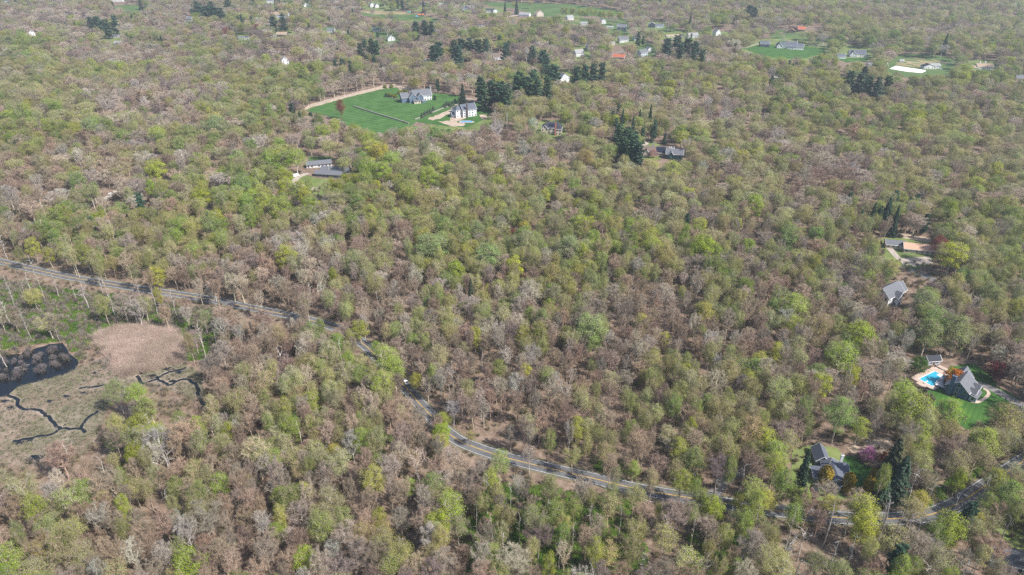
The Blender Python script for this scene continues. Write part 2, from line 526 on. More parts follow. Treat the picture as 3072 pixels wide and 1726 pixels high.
drape('field', wavy([(335, 18), (420, 14), (440, 30), (430, 38), (380, 42), (340, 28)], 1.0, 13), mat='pasture', up=0.1)
drape('field', wavy([(600, 62), (650, 72), (660, 80), (600, 80)], 1.0, 14), mat='pasture', up=0.1)
drape('lawn', wavy([(1620, 60), (1730, 66), (1740, 72), (1650, 72)], 1.0, 15), mat='pasture', up=0.1)
drape('lawn', wavy([(1740, 55), (1780, 58), (1770, 68), (1740, 66)], 1.0, 16), mat='pasture', up=0.1)
drape('lawn', wavy([(1900, 78), (2010, 84), (2050, 95), (1960, 100)], 1.0, 17), mat='pasture', up=0.1)
drape('lawn', wavy([(2190, 108), (2240, 110), (2250, 120), (2200, 118)], 1.0, 18), mat='pasture', up=0.1)
drape('lawn', wavy([(2440, 112), (2540, 118), (2520, 132), (2450, 128)], 1.0, 19), mat='pasture', up=0.1)
drape('lawn', wavy([(1740, 162), (1790, 165), (1770, 178), (1740, 174)], 1.0, 20), mat='pasture', up=0.1)
drape('lawn', wavy([(925, 470), (1000, 470), (1000, 480), (930, 490)], 2.0, 21), mat='pasture', up=0.1)
drape('lawn', wavy([(850, 530), (900, 525), (990, 540), (1010, 570), (960, 590), (880, 570), (840, 560)], 3.0, 22), mat='meadow', up=0.06)
drape('lawn', wavy([(2640, 715), (2760, 712), (2790, 735), (2800, 790), (2740, 810), (2650, 780)], 3.0, 23), mat='meadow', up=0.06)
drape('bare_soil', wavy([(2690, 698), (2800, 715), (2790, 728), (2690, 712)], 2.0, 24), mat='sand', up=0.09)
drape('lawn', wavy([(1890, 425), (1960, 425), (1990, 440), (1980, 480), (1900, 478)], 2.0, 25), mat='meadow', up=0.08)
drape('driveway', wavy([(1915, 418), (1950, 428), (1940, 436), (1920, 445)], 1.0, 26), mat='gravel', up=0.14)
drape('lawn', wavy([(2775, 1165), (2815, 1150), (2850, 1100), (2925, 1090), (2975, 1130), (2990, 1160), (3060, 1200), (3050, 1240), (2960, 1275), (2900, 1290), (2850, 1250), (2800, 1230)], 3, 27), mat='lawn', up=0.07)
drape('mulch_bed', wavy([(2722, 1132), (2775, 1104), (2792, 1098), (2802, 1112), (2760, 1140), (2790, 1168), (2782, 1176), (2735, 1152)], 1, 28), mat='mulch', up=0.1)
drape('lawn', wavy([(2520, 1368), (2560, 1370), (2612, 1400), (2640, 1430), (2600, 1480), (2560, 1490), (2540, 1440)], 3, 29), mat='lawn', up=0.07)
drape('bare_soil', wavy([(2540, 1345), (2600, 1322), (2670, 1310), (2680, 1340), (2640, 1358), (2560, 1360)], 3, 30), mat='sand', up=0.06)
drape('yard', wavy([(2380, 1350), (2450, 1330), (2520, 1350), (2540, 1400), (2540, 1500), (2420, 1500), (2370, 1440)], 4, 31), mat='meadow', up=0.05)
drape('bare_soil', wavy([(165, 882), (200, 872), (240, 885), (285, 905), (270, 935), (215, 945), (175, 925)], 4, 32), mat='sand', up=0.06)
drape('lawn', wavy([(2920, 1540), (3000, 1500), (3072, 1500), (3150, 1600), (3150, 1700), (2980, 1640)], 5, 33), mat='meadow', up=0.06)

# wetland -------------------------------------------------------------------
MARSH = [(-60, 1150), (0, 1150), (120, 1130), (240, 1098), (300, 1075), (420, 1090), (540, 1085), (600, 1120), (615, 1190), (590, 1205), (540, 1180), (440, 1160), (340, 1165), (320, 1225), (300, 1290), (250, 1370), (130, 1398), (0, 1400), (-60, 1390)]
drape('marsh', wavy(MARSH, 5, 50), mat='marsh', up=0.06)
POND = [(-60, 1062), (0, 1068), (60, 1062), (110, 1045), (150, 1032), (188, 1028), (205, 1060), (240, 1090), (228, 1110), (190, 1128), (140, 1140), (95, 1150), (50, 1168), (20, 1192), (-60, 1200)]
drape('pond', wavy(POND, 4, 51), mat='pond_water', up=0.12)
CREEKS = []
for k, pl in enumerate([[(0, 1176), (22, 1188), (52, 1196), (56, 1215), (72, 1230), (113, 1231), (138, 1247), (160, 1269), (187, 1286), (242, 1286), (256, 1300)], [(187, 1286), (160, 1302), (110, 1312), (33, 1326)],
                        [(296, 1234), (264, 1253), (248, 1275), (240, 1286)], [(412, 1128), (430, 1150), (470, 1140), (506, 1156), (539, 1140), (572, 1143), (594, 1165), (597, 1192), (611, 1214), (630, 1235), (690, 1290)],
                        [(235, 1165), (270, 1163), (320, 1155)], [(470, 1140), (500, 1120), (560, 1105)], [(90, 1372), (110, 1368), (130, 1374)]]):
    Ls = spline([ground(*p)[:2] for p in pl], 1.5)
    R = random.Random(70 + k)
    Ls = Ls + np.array([[R.uniform(-.5, .5), R.uniform(-.5, .5)] for _ in range(len(Ls))])
    CREEKS.append(Ls)
    strip('creek', Ls, -.8, .8, 0.13, 'pond_water', kind='structure')

for k, (x0, y0, x1, y1) in enumerate([(1590, 32, 1660, 62), (1440, 26, 1515, 50), (1680, 44, 1745, 76), (1740, 60, 1900, 104), (1900, 66, 2010, 102), (1845, 108, 1930, 136), (1905, 136, 1965, 180), (1710, 140, 1790, 180), (1990, 96, 2200, 126), (2320, 92, 2420, 124), (2270, 118, 2430, 150),
                                       (2500, 140, 2620, 182), (2640, 170, 2860, 226), (2900, 184, 3000, 218), (310, 95, 365, 140), (540, 52, 580, 70), (815, 88, 880, 116), (705, 100, 755, 124), (970, 82, 1010, 102), (1095, 4, 1200, 32), (1240, 8, 1420, 36), (1105, 82, 1200, 130), (780, 0, 940, 26), (1670, 212, 1725, 256)]):
    cx, cy, rx, ry = (x0 + x1) / 2, (y0 + y1) / 2, (x1 - x0) / 2, (y1 - y0) / 2
    drape('yard', wavy([(cx + rx * math.cos(t) * 1.25, cy + ry * math.sin(t) * 1.3) for t in [i * 2 * math.pi / 14 for i in range(14)]], 1.5, 200 + k, 6), mat='meadow' if k % 3 else 'pasture', up=0.04 + .0015 * k, cell=25)

for k, (cx, cy, rx, ry) in enumerate([(430, 1118, 16, 9), (455, 1130, 22, 7), (500, 1108, 24, 6), (540, 1118, 16, 5), (110, 1374, 16, 7), (30, 1225, 14, 8), (60, 1330, 30, 6), (90, 1322, 22, 4), (200, 1190, 16, 4), (250, 1180, 20, 4), (150, 1205, 12, 5), (285, 1120, 18, 4), (15, 1205, 22, 5), (520, 1145, 14, 4)]):
    drape('marsh_pool', wavy([(cx + rx * math.cos(t), cy + ry * math.sin(t)) for t in [i * 2 * math.pi / 12 for i in range(12)]], min(rx, ry) * .45, 300 + k, 5), mat='pond_water', up=.125)
    x_, y_, _ = ground(cx, cy); CREEKS.append(np.array([[x_, y_]]))
drape('forecourt', wavy([(2700, 775), (2790, 770), (2800, 790), (2740, 800)], 2, 350), mat='gravel', up=.09)

drape('yard', wavy([(1180, 398), (1230, 384), (1310, 374), (1400, 384), (1450, 362), (1475, 345), (1490, 372), (1420, 405), (1330, 425), (1230, 420)], 3, 360), mat='meadow', up=.045)
drape('yard', wavy([(2215, 150), (2280, 118), (2420, 118), (2500, 140), (2490, 165), (2440, 185), (2300, 182)], 2, 361), mat='meadow', up=.03)
drape('yard', wavy([(1615, 362), (1690, 362), (1700, 405), (1660, 418), (1615, 410)], 2, 362), mat='meadow', up=.03)

# ------------------------------------------------------------------ buildings
WHITE_TRIM = 'trim_white'


def wing_parts(root, w, wallm, roofm, trim, glass_faces, far):
    """one block of a house: wall, roof (> trim), windows (> pane).  w: cx, cy, L, W, h, r, axis ('x'/'y' ridge), kind, z0"""
    cx, cy, L, W, h, r, axis, kind = w[:8]
    z0 = w[8] if len(w) > 8 else 0.0
    wm = w[9] if len(w) > 9 and w[9] else wallm
    rm = w[10] if len(w) > 10 and w[10] else roofm
    if axis == 'y':
        L, W = W, L
    def P(x, y, z):     # wing frame (ridge along x) -> house frame
        return (cx + x, cy + y, z0 + z) if axis == 'x' else (cx - y, cy + x, z0 + z)
    a, b = L / 2, W / 2
    mb = MB()
    v = [P(-a, -b, -1.2), P(a, -b, -1.2), P(a, b, -1.2), P(-a, b, -1.2), P(-a, -b, h), P(a, -b, h), P(a, b, h), P(-a, b, h)]
    f = [(0, 1, 5, 4), (2, 3, 7, 6), (3, 2, 1, 0)]
    if kind == 'gable':
        v += [P(-a, 0, h + r), P(a, 0, h + r)]
        f += [(1, 2, 6, 9, 5), (3, 0, 4, 8, 7), (4, 5, 9, 8), (6, 7, 8, 9)]
    elif kind == 'gambrel':
        v += [P(-a, -b * .62, h + r * .68), P(-a, b * .62, h + r * .68), P(-a, 0, h + r), P(a, -b * .62, h + r * .68), P(a, b * .62, h + r * .68), P(a, 0, h + r)]
        f += [(1, 2, 6, 12, 13, 11, 5), (3, 0, 4, 8, 10, 9, 7), (4, 5, 11, 8), (8, 11, 13, 10), (10, 13, 12, 9), (9, 12, 6, 7)]
    else:
        f += [(1, 2, 6, 5), (3, 0, 4, 7), (4, 5, 6, 7)]
    mb.add(v, f)
    mb.build('wall', wm, root)
    ov, th = .45, .22
    mr = MB()
    mt = MB()
    if kind == 'gable':
        sl = r / b
        zt = h + r + .10
        ze = zt - (b + ov) * sl
        for s in (-1, 1):
            q = [P(-a - ov, s * (b + ov), ze), P(a + ov, s * (b + ov), ze), P(a + ov, 0, zt), P(-a - ov, 0, zt)]
            q2 = [(x, y, z - th) for x, y, z in q]
            fs = [(0, 1, 2, 3), (7, 6, 5, 4), (0, 4, 5, 1), (1, 5, 6, 2), (3, 7, 4, 0)] if s < 0 else [(3, 2, 1, 0), (4, 5, 6, 7), (1, 5, 4, 0), (2, 6, 5, 1), (0, 4, 7, 3)]
            mr.add(q + q2, fs)
            # eave board and rake boards
            e0, e1 = P(-a - ov, s * (b + ov + .03), ze - th - .05), P(a + ov, s * (b + ov + .03), ze - th - .05)
            mt.tube([e0, e1], [.13, .13], 4)
            for sx in (-1, 1):
                mt.tube([P(sx * (a + ov + .03), s * (b + ov), ze - .12), P(sx * (a + ov + .03), 0, zt - .12)], [.13, .13], 4)
    elif kind == 'hip':
        zt = h + r
        k = min(a, b)
        q = [P(-a - ov, -b - ov, h - .1), P(a + ov, -b - ov, h - .1), P(a + ov, b + ov, h - .1), P(-a - ov, b + ov, h - .1), P(-(a - k * .9), 0, zt), P(a - k * .9, 0, zt)]
        mr.add(q, [(0, 1, 5, 4), (2, 3, 4, 5), (1, 2, 5), (3, 0, 4), (3, 2, 1, 0)])
        for i in range(4):
            mt.tube([q[i], q[(i + 1) % 4]], [.13, .13], 4)
    elif kind == 'gambrel':
        prof = [(-b - ov * .6, h - .35), (-b * .62, h + r * .68 + .12), (0, h + r + .12), (b * .62, h + r * .68 + .12), (b + ov * .6, h - .35)]
        for i in range(4):
            (y0, z_0), (y1, z_1) = prof[i], prof[i + 1]
            q = [P(-a - ov, y0, z_0), P(a + ov, y0, z_0), P(a + ov, y1, z_1), P(-a - ov, y1, z_1)]
            q2 = [(x, y, z - th) for x, y, z in q]
            mr.add(q + q2, [(0, 1, 2, 3), (7, 6, 5, 4), (0, 4, 5, 1), (2, 6, 7, 3), (1, 5, 6, 2), (3, 7, 4, 0)])
    elif kind == 'shed':
        q = [P(-a - ov, -b - ov, h + .12), P(a + ov, -b - ov, h + .12), P(a + ov, b + ov, h + r + .12), P(-a - ov, b + ov, h + r + .12)]
        q2 = [(x, y, z - th) for x, y, z in q]
        mr.add(q + q2, [(0, 1, 2, 3), (7, 6, 5, 4), (0, 4, 5, 1), (2, 6, 7, 3), (1, 5, 6, 2), (3, 7, 4, 0)])
    else:
        mr.box(-a - .3, a + .3, -b - .3, b + .3, h, h + .3)
        mr.v = [P(*p) for p in mr.v]
    ro = mr.build('roof', rm, root)
    if mt.v and trim:
        mt.build('trim', trim, ro)
    # windows on the faces that can be seen
    floors = max(1, int(round(h / 2.9)))
    for (nx, ny) in ((0, -1), (0, 1), (-1, 0), (1, 0)):
        wn = Vector(P(nx, ny, 0)) - Vector(P(0, 0, 0))
        if glass_faces is not None and not glass_faces(wn):
            continue
        span = L if ny else W
        n = max(1, int(span / (3.4 if far else 2.9)))
        for fl in range(floors + (1 if nx and kind in ('gable', 'gambrel') and r > 3 else 0)):
            zc = 1.6 + fl * (h / floors)
            cols = n if fl < floors else 1
            for i in range(cols):
                u = (i + .5) / cols * span - span / 2
                if fl < floors and (i * 7 + fl * 3 + int(L)) % 6 == 5:
                    continue
                ww, wh = (.52, .78)
                fb, pb_ = MB(), MB()
                d0, d1 = (b, b) if ny else (a, a)
                dist = b if ny else a
                def Q(x, y, z, n_=(nx, ny)):
                    return P(x if n_[1] else n_[0] * y, n_[1] * y if n_[1] else x, z)
                def slab(m, x0, x1, y0, y1, z_0, z_1):
                    vs = [Q(x, y, z) for z in (z_0, z_1) for y in (y0, y1) for x in (x0, x1)]
                    m.add(vs, [(0, 2, 3, 1), (4, 5, 7, 6), (0, 1, 5, 4), (2, 6, 7, 3), (0, 4, 6, 2), (1, 3, 7, 5)])
                slab(fb, u - ww - .1, u + ww + .1, dist - .05, dist + .05, zc - wh - .1, zc + wh + .1)
                wi = fb.build('window', trim or WHITE_TRIM, root)
                slab(pb_, u - ww, u + ww, dist, dist + .08, zc - wh, zc + wh)
                pb_.build('pane', 'window_glass', wi)


def house(name, label, phrase, px, yaw, wings, wall='wall_white', roof='roof_grey', trim=WHITE_TRIM, chimneys=(), solar=(), door=None, category='house', group=None, far=False, lift=0.0, mk=True, windows=True):
    """wings in metres in the house's own frame; px = photo pixel of the frame's origin on the ground; yaw in degrees"""
    x, y, z = ground(*px)
    root = link(name, None, loc=(x, y, z + lift), rz=rad(yaw), label=label, category=category, group=group)
    root.empty_display_size = 1.0
    ca, sa = math.cos(rad(yaw)), math.sin(rad(yaw))
    def faces(n):
        wx, wy = n.x * ca - n.y * sa, n.x * sa + n.y * ca
        return (-x * wx - y * wy) / math.hypot(x, y) > .15
    for w in wings:
        wing_parts(root, w, wall, roof, trim, faces if windows else (lambda n: False), far)
    for c in chimneys:       # cx, cy, z0, z1, size x, size y, material
        cb = MB()
        cb.box(c[0] - c[4] / 2, c[0] + c[4] / 2, c[1] - c[5] / 2, c[1] + c[5] / 2, c[2], c[3])
        cb.box(c[0] - c[4] / 2 - .1, c[0] + c[4] / 2 + .1, c[1] - c[5] / 2 - .1, c[1] + c[5] / 2 + .1, c[3] + .003, c[3] + .25)
        co = cb.build('chimney', c[6], root)
        fl = MB(); fl.tube([(c[0], c[1], c[3] + .25), (c[0], c[1], c[3] + .7)], [.2, .2], 6)
        fl.build('flue', 'chimney_dark', co)
    for s in solar:          # four corners on a roof
        sb = MB()
        q = [Vector(p) for p in s]
        n = (q[1] - q[0]).cross(q[3] - q[0]).normalized() * .12
        if n.z < 0: n = -n
        sb.add([p + n for p in q] + [p + n * 2 for p in q], [(0, 1, 2, 3), (4, 5, 6, 7), (0, 1, 5, 4), (1, 2, 6, 5), (2, 3, 7, 6), (3, 0, 4, 7)])
        sb.build('solar_panel', 'solar', root)
    if door:                 # x, y, nx, ny
        db = MB()
        if door[3]:
            db.box(door[0] - .6, door[0] + .6, door[1] - .06, door[1] + .06, 0, 2.2)
        else:
            db.box(door[0] - .06, door[0] + .06, door[1] - .6, door[1] + .6, 0, 2.2)
        d_ = db.build('door', 'wall_brown', root)
        hb = MB(); hb.box(door[0] + .35 - .08, door[0] + .35 + .08, door[1] + door[3] * .1 - .05, door[1] + door[3] * .1 + .05, 1.0, 1.12); hb.build('handle', 'metal_grey', d_)
    if mk:
        mark(px[0], px[1] - 8, phrase)
    return root


# --- blue house with the pool, lower right
bh = house('house', 'blue-grey gabled house with a tall chimney beside the swimming pool', 'the blue pool house', (2898, 1203), 44,
           [(5.6, 4.8, 11.2, 9.4, 4.6, 3.9, 'x', 'gable'), (13.2, 6.4, 5.0, 7.4, 4.5, 3.8, 'x', 'gable'), (8.4, -.9, 2.6, 2.6, 4.3, 1.5, 'y', 'gable'), (3.6, -.9, 2.6, 2.6, 4.3, 1.5, 'y', 'gable'), (4.6, -1.9, 7.0, 3.0, 2.5, .8, 'x', 'shed', 0, 'wall_lightblue')],
           'wall_blue', 'roof_grey', chimneys=[(-.65, 7.4, -1, 10.4, 1.1, 1.7, 'wall_blue')], door=(6.4, -3.5, 0, -1))
# deck, pool, pool house
def frame_xy(px, yaw):
    x, y, z = ground(*px)
    return x, y, z, math.cos(rad(yaw)), math.sin(rad(yaw))
x, y, z, ca, sa = frame_xy((2803, 1158), 42)
deck = link('deck', None, loc=(x, y, z), rz=rad(42), label='raised pale deck with white railings between pool and blue house', category='deck')
for k in range(18):
    pb = MB(); pb.box(0, 8.6, -7.4 + k * .41, -7.02 + k * .41, .8, .86); pb.build('plank', 'deck_boards', deck)
sk = MB(); sk.box(.04, 8.56, -7.36, -.04, -1.2, .79); sk.build('skirt', 'wall_navy', deck)
for (x0, x1, y0, y1) in ((-.05, .05, -7.4, 0), (.06, 8.6, -7.45, -7.35), (.06, 8.6, -.05, .05)):
    rb = MB(); rb.box(x0, x1, y0, y1, 1.65, 1.75); rb.build('railing', 'trim_white', deck)
for k in range(7):
    rb = MB(); rb.box(-.05, .05, -7.35 + k * 1.2, -7.25 + k * 1.2, .87, 1.64); rb.build('post', 'trim_white', deck)
for (cx_, cy_, lab) in ((2.6, -3.2, 'dark garden lounger on the pale deck near its pool side'), (5.6, -2.2, 'dark garden lounger on the pale deck near its middle')):
    M_ = Matrix.Translation((x, y, z + .86)) @ Matrix.Rotation(rad(42), 4, 'Z')
    c_ = link('deck_lounger', None, loc=M_ @ Vector((cx_, cy_, 0)), rz=rad(60), label=lab, category='lounger', group='loungers on the deck')
    q = MB(); q.box(-.9, .5, -.35, .35, .3, .4); q.build('seat', 'car_dark', c_)
    q = MB(); q.add([(.5, -.35, .34), (.5, .35, .34), (1.0, .35, .85), (1.0, -.35, .85), (.55, -.35, .28), (.55, .35, .28), (1.05, .35, .8), (1.05, -.35, .8)], [(0, 1, 2, 3), (7, 6, 5, 4), (0, 4, 5, 1), (2, 6, 7, 3), (0, 3, 7, 4), (1, 5, 6, 2)]); q.build('backrest', 'car_dark', c_)
    for sx in (-.8, .4):
        for sy in (-.3, .3):
            q = MB(); q.box(sx - .03, sx + .03, sy - .03, sy + .03, 0, .3); q.build('leg', 'metal_grey', c_)

# pool ground frame: +x along the long side (up-right in view)
PX0, PY0, PZ0 = ground(2757, 1138)
PXB, PYB, _ = ground(2812, 1112)
pyaw = math.atan2(PYB - PY0, PXB - PX0)
pool = link('swimming_pool', None, loc=(PX0, PY0, PZ0 + .1), rz=pyaw, label='turquoise swimming pool with pinkish paved surround', category='swimming pool')
mark(2785, 1130, 'the turquoise swimming pool')
PL, PW = 12.6, 6.6
cb = MB()
oc = 2.0
cb.box(-2.6, PL + 3.2, 0.003, oc + .8, 0, .14); cb.box(-2.6, PL + 3.2, -PW - 2.2, -PW - .003, 0, .14); cb.box(-2.6, -.003, -PW, 0, 0, .14); cb.box(PL + .003, PL + 3.2, -PW, 0, 0, .14)
cb.box(PL + 3.203, PL + 7.5, -2.4, 2.0, 0, .14); cb.box(-4.4, -2.603, -PW + 1.2, -1.2, 0, .14)
cb.build('surround', 'paver', pool)
wb = MB(); wb.add([(0, 0, .03), (PL, 0, .03), (PL, -PW, .03), (0, -PW, .03)], [(3, 2, 1, 0)]); wb.build('water', 'pool_water', pool)
tb = MB(); tb.box(-.3, 0, -PW - .3, .3, .145, .19); tb.box(PL, PL + .3, -PW - .3, .3, .145, .19); tb.box(.003, PL - .003, 0, .3, .145, .19); tb.box(.003, PL - .003, -PW - .3, -PW, .145, .19)
tb.build('coping', 'trim_white', pool)
st = MB(); st.box(PL - 2.2, PL - .1, -4.4, -2.2, .035, .12); st.build('steps', 'white_paint', pool)
dv = MB(); dv.box(-1.6, 1.4, -3.7, -3.2, .55, .62); dv.build('diving_board', 'white_paint', pool)
db = MB(); db.box(-1.4, -.8, -3.7, -3.2, .15, .54); db.build('board_stand', 'metal_grey', pool)
house('pool_shed', 'small grey-roofed pool shed at the far end of the pool', 'the small pool shed', (2801, 1095), 8, [(0, 2.2, 6.6, 4.2, 2.7, 1.6, 'x', 'gable')], 'wall_lightblue', 'roof_dark', category='shed', door=(0, .1, 0, -1), mk=False)
wk = spline([ground(*p)[:2] for p in [(2912, 1205), (2930, 1208), (2955, 1195), (2966, 1183), (2962, 1173), (2950, 1167)]], 1.0)
strip('front_walk', wk, -.7, .7, .12, 'paver', kind='structure')
rw = spline([ground(*p)[:2] for p in [(2806, 1098), (2815, 1106), (2832, 1114), (2848, 1121)]], 1.0)
lw = MB()
for i in range(len(rw) - 1):
    a, b = rw[i], rw[i + 1]
    M = Matrix.Translation((a[0], a[1], hz(*a))) @ Matrix.Rotation(math.atan2(b[1] - a[1], b[0] - a[0]), 4, 'Z')
    lw.box(0, float(np.linalg.norm(b - a)) - .03, -.2, .2, -.3, .75 + .04 * (i % 3), 0, M)
lw.build('garden_wall', 'stone', label='low stone wall from pool shed along the lawn', category='wall')

# --- grey-roofed house by the road
house('house', 'low house with dark slate roofs behind the golden evergreens', 'the slate-roofed roadside house', (2497, 1432), 82,
      [(0, 0, 11.5, 7.0, 3.0, 1.9, 'x', 'gable'), (3.6, -3.4, 5.0, 4.6, 2.9, 1.5, 'y', 'gable'), (10.0, 2.6, 7.6, 5.0, 2.9, 2.2, 'x', 'gable'), (-.6, 6.0, 6.0, 4.6, 2.7, .8, 'y', 'gable'), (-6.2, -1.6, 2.6, 2.6, 2.6, 1.2, 'x', 'gable', 0, 'wall_white')],
      'wall_grey', 'roof_blue', chimneys=[(6.6, -4.4, 1, 6.0, .8, .9, 'trim_white'), (3.0, 1.2, 3, 6.2, .45, .45, 'metal_grey')], door=(-7.6, -1.6, -1, 0))
gz = link('trellis', None, loc=(*ground(2462, 1392)[:2], ground(2462, 1392)[2]), rz=.4, label='white garden trellis beside the slate-roofed house', category='trellis')
for sx in (-1.4, 1.4):
    for sy in (-1.2, 1.2):
        q = MB(); q.box(sx - .08, sx + .08, sy - .08, sy + .08, 0, 2.6); q.build('post', 'trim_white', gz)
for k in range(6):
    q = MB(); q.box(-1.7 + k * .66, -1.55 + k * .66, -1.5, 1.5, 2.603, 2.75); q.build('slat', 'trim_white', gz)

# --- house at the lower right edge
house('house', 'dark shingled roof among the trees at the bottom corner of the view', 'the corner roof', (3030, 1690), -22, [(0, 0, 14, 8, 3.4, 2.8, 'x', 'gable'), (5, -4, 5, 5, 3.0, 2.0, 'y', 'gable')], 'wall_white', 'roof_grey')

# --- white two-storey house right
house('house', 'white two-storey house with light grey hipped roof on the wooded slope', 'the white hillside house', (2660, 925), 34,
      [(7.8, 5.2, 15.5, 10.0, 6.4, 4.4, 'x', 'gable'), (8.0, -.8, 4.4, 3.0, 6.3, 2.4, 'y', 'gable'), (19.0, 6.4, 9.0, 8.0, 4.0, 4.0, 'x', 'gable')], 'wall_white', 'roof_grey', door=(8.0, -2.4, 0, -1))
# --- rusty long house
house('house', 'long low house with a rusty brown roof behind bare trees', 'the rusty-roofed long house', (2760, 755), -14, [(0, 0, 22, 8, 3.2, 2.4, 'x', 'gable'), (-15, 4, 12, 7, 3.0, 1.8, 'x', 'gable', 0, None, 'roof_grey')], 'wall_cream', 'roof_rust')
# --- dark-green barn compound
house('house', 'brown-roofed house with solar panels beside the dark green barn', 'the solar-panelled house', (1965, 470), -6,
      [(0, 5, 24, 10, 4.0, 4.4, 'x', 'gable'), (-8, -1, 6, 6, 3.8, 3.2, 'y', 'gable'), (9, 9, 10, 8, 4.0, 3.2, 'x', 'gable')], 'wall_tan', 'roof_tan' if False else 'roof_brown', solar=[[(1, -.2, 4.1), (9.5, -.2, 4.1), (9.5, 4.2, 7.9), (1, 4.2, 7.9)]], chimneys=[(-2, 6, 6, 10.5, 1.2, 1.2, 'chimney_stone')])
house('barn', 'dark green barn with white-trimmed gable next to the solar-panelled house', 'the dark green barn', (2022, 478), -12, [(0, 4, 15, 9, 5.0, 3.6, 'x', 'gable'), (-3, -.5, 4, 3, 5.0, 2.6, 'y', 'gable'), (-2, 5, 1.6, 1.6, 9.2, 1.0, 'x', 'gable')], 'wall_darkgreen', 'roof_grey', category='barn')
# --- house with red chimney
house('house', 'cream house with dark hipped roof and red brick chimney in the treetops', 'the red-chimney house', (1655, 402), -8, [(0, 4, 20, 11, 6.4, 4.6, 'x', 'hip'), (-7, 0, 7, 6, 6.0, 3.2, 'y', 'gable'), (7, -1, 6, 6, 6.0, 3.2, 'y', 'hip')], 'wall_cream', 'roof_dark',
      solar=[[(-3.5, -.6, 7.2), (3, -.6, 7.2), (3, 2.4, 9.6), (-3.5, 2.4, 9.6)]], chimneys=[(4.0, -4.6, 0, 12.2, 1.3, 1.0, 'brick_red')])
# --- estate house on the striped lawn
house('house', 'large pale blue and grey house with gables on the striped lawn', 'the striped-lawn mansion', (1255, 308), 22,
      [(7, 12, 22, 13, 6.4, 5.6, 'x', 'gable', 0, 'wall_white'), (-5.5, 5, 9, 9, 6.2, 4.6, 'y', 'gable'), (2.5, 2, 7, 8, 6.2, 4.0, 'y', 'gable'), (-12, 10, 12, 10, 6.0, 4.6, 'x', 'gable'), (-2, -2.5, 8, 5, 3.0, .8, 'x', 'shed', 0, 'wall_cream'), (5.5, -3.5, 4, 4, 3.0, 1.0, 'x', 'hip')],
      'wall_blue', 'roof_grey', chimneys=[(18.6, 12, 0, 14.5, 1.4, 2.2, 'chimney_stone'), (-8, 9, 8, 13, 1.2, 1.2, 'chimney_dark')], door=(2.5, -2.1, 0, -1))
# --- white house with two dark chimneys
house('house', 'tall white house with two dark chimneys below the clipped evergreens', 'the two-chimney white house', (1405, 352), 28,
      [(2, 6, 16, 12, 8.4, 4.8, 'x', 'gable'), (-9, 8, 8, 10, 8.0, 4.2, 'x', 'hip'), (-13, 10, 5, 6, 3.0, 2.0, 'x', 'gable')], 'wall_white', 'roof_blue', chimneys=[(-1.5, -.8, 0, 14.5, 1.8, 1.2, 'chimney_dark'), (10.8, 7.5, 0, 15, 1.2, 2.0, 'chimney_dark')])
house('shed', 'small dark grey shed left of the two-chimney white house', 'the small grey shed', (1367, 337), 18, [(0, 2, 8, 5, 2.6, 1.8, 'x', 'gable')], 'wall_grey', 'roof_blue', category='shed', mk=False)
x, y, z = ground(1400, 366)
p2 = link('covered_pool', None, loc=(x, y, z + .15), rz=rad(2), label='blue covered pool ringed by shrubs below the two-chimney house', category='swimming pool')
q = MB(); q.box(-8, 8, -4.4, 4.4, 0, .1); q.build('surround', 'gravel', p2)
q = MB(); q.box(-6, 6, -2.6, 2.6, .103, .16); q.build('cover', 'tarp_blue', p2)
# --- ranch compound
house('garage', 'long white four-bay garage with grey roof above the ranch house', 'the four-bay garage', (958, 502), 17, [(0, 3, 21, 7.5, 3.0, 2.2, 'x', 'gable')], 'wall_white', 'roof_grey', trim='dark_wood', category='garage')
house('house', 'low brown ranch house with two crossed grey roofs by the curved drive', 'the ranch house', (978, 531), -10, [(2, 2.5, 23, 7.5, 2.8, 2.0, 'x', 'gable'), (4, 12, 24, 9, 2.8, 2.4, 'x', 'gable')], 'wall_slate', 'roof_brown' if False else 'roof_grey', trim='dark_wood', chimneys=[(0, 6, 3, 6.5, 1.0, 1.0, 'chimney_stone')])

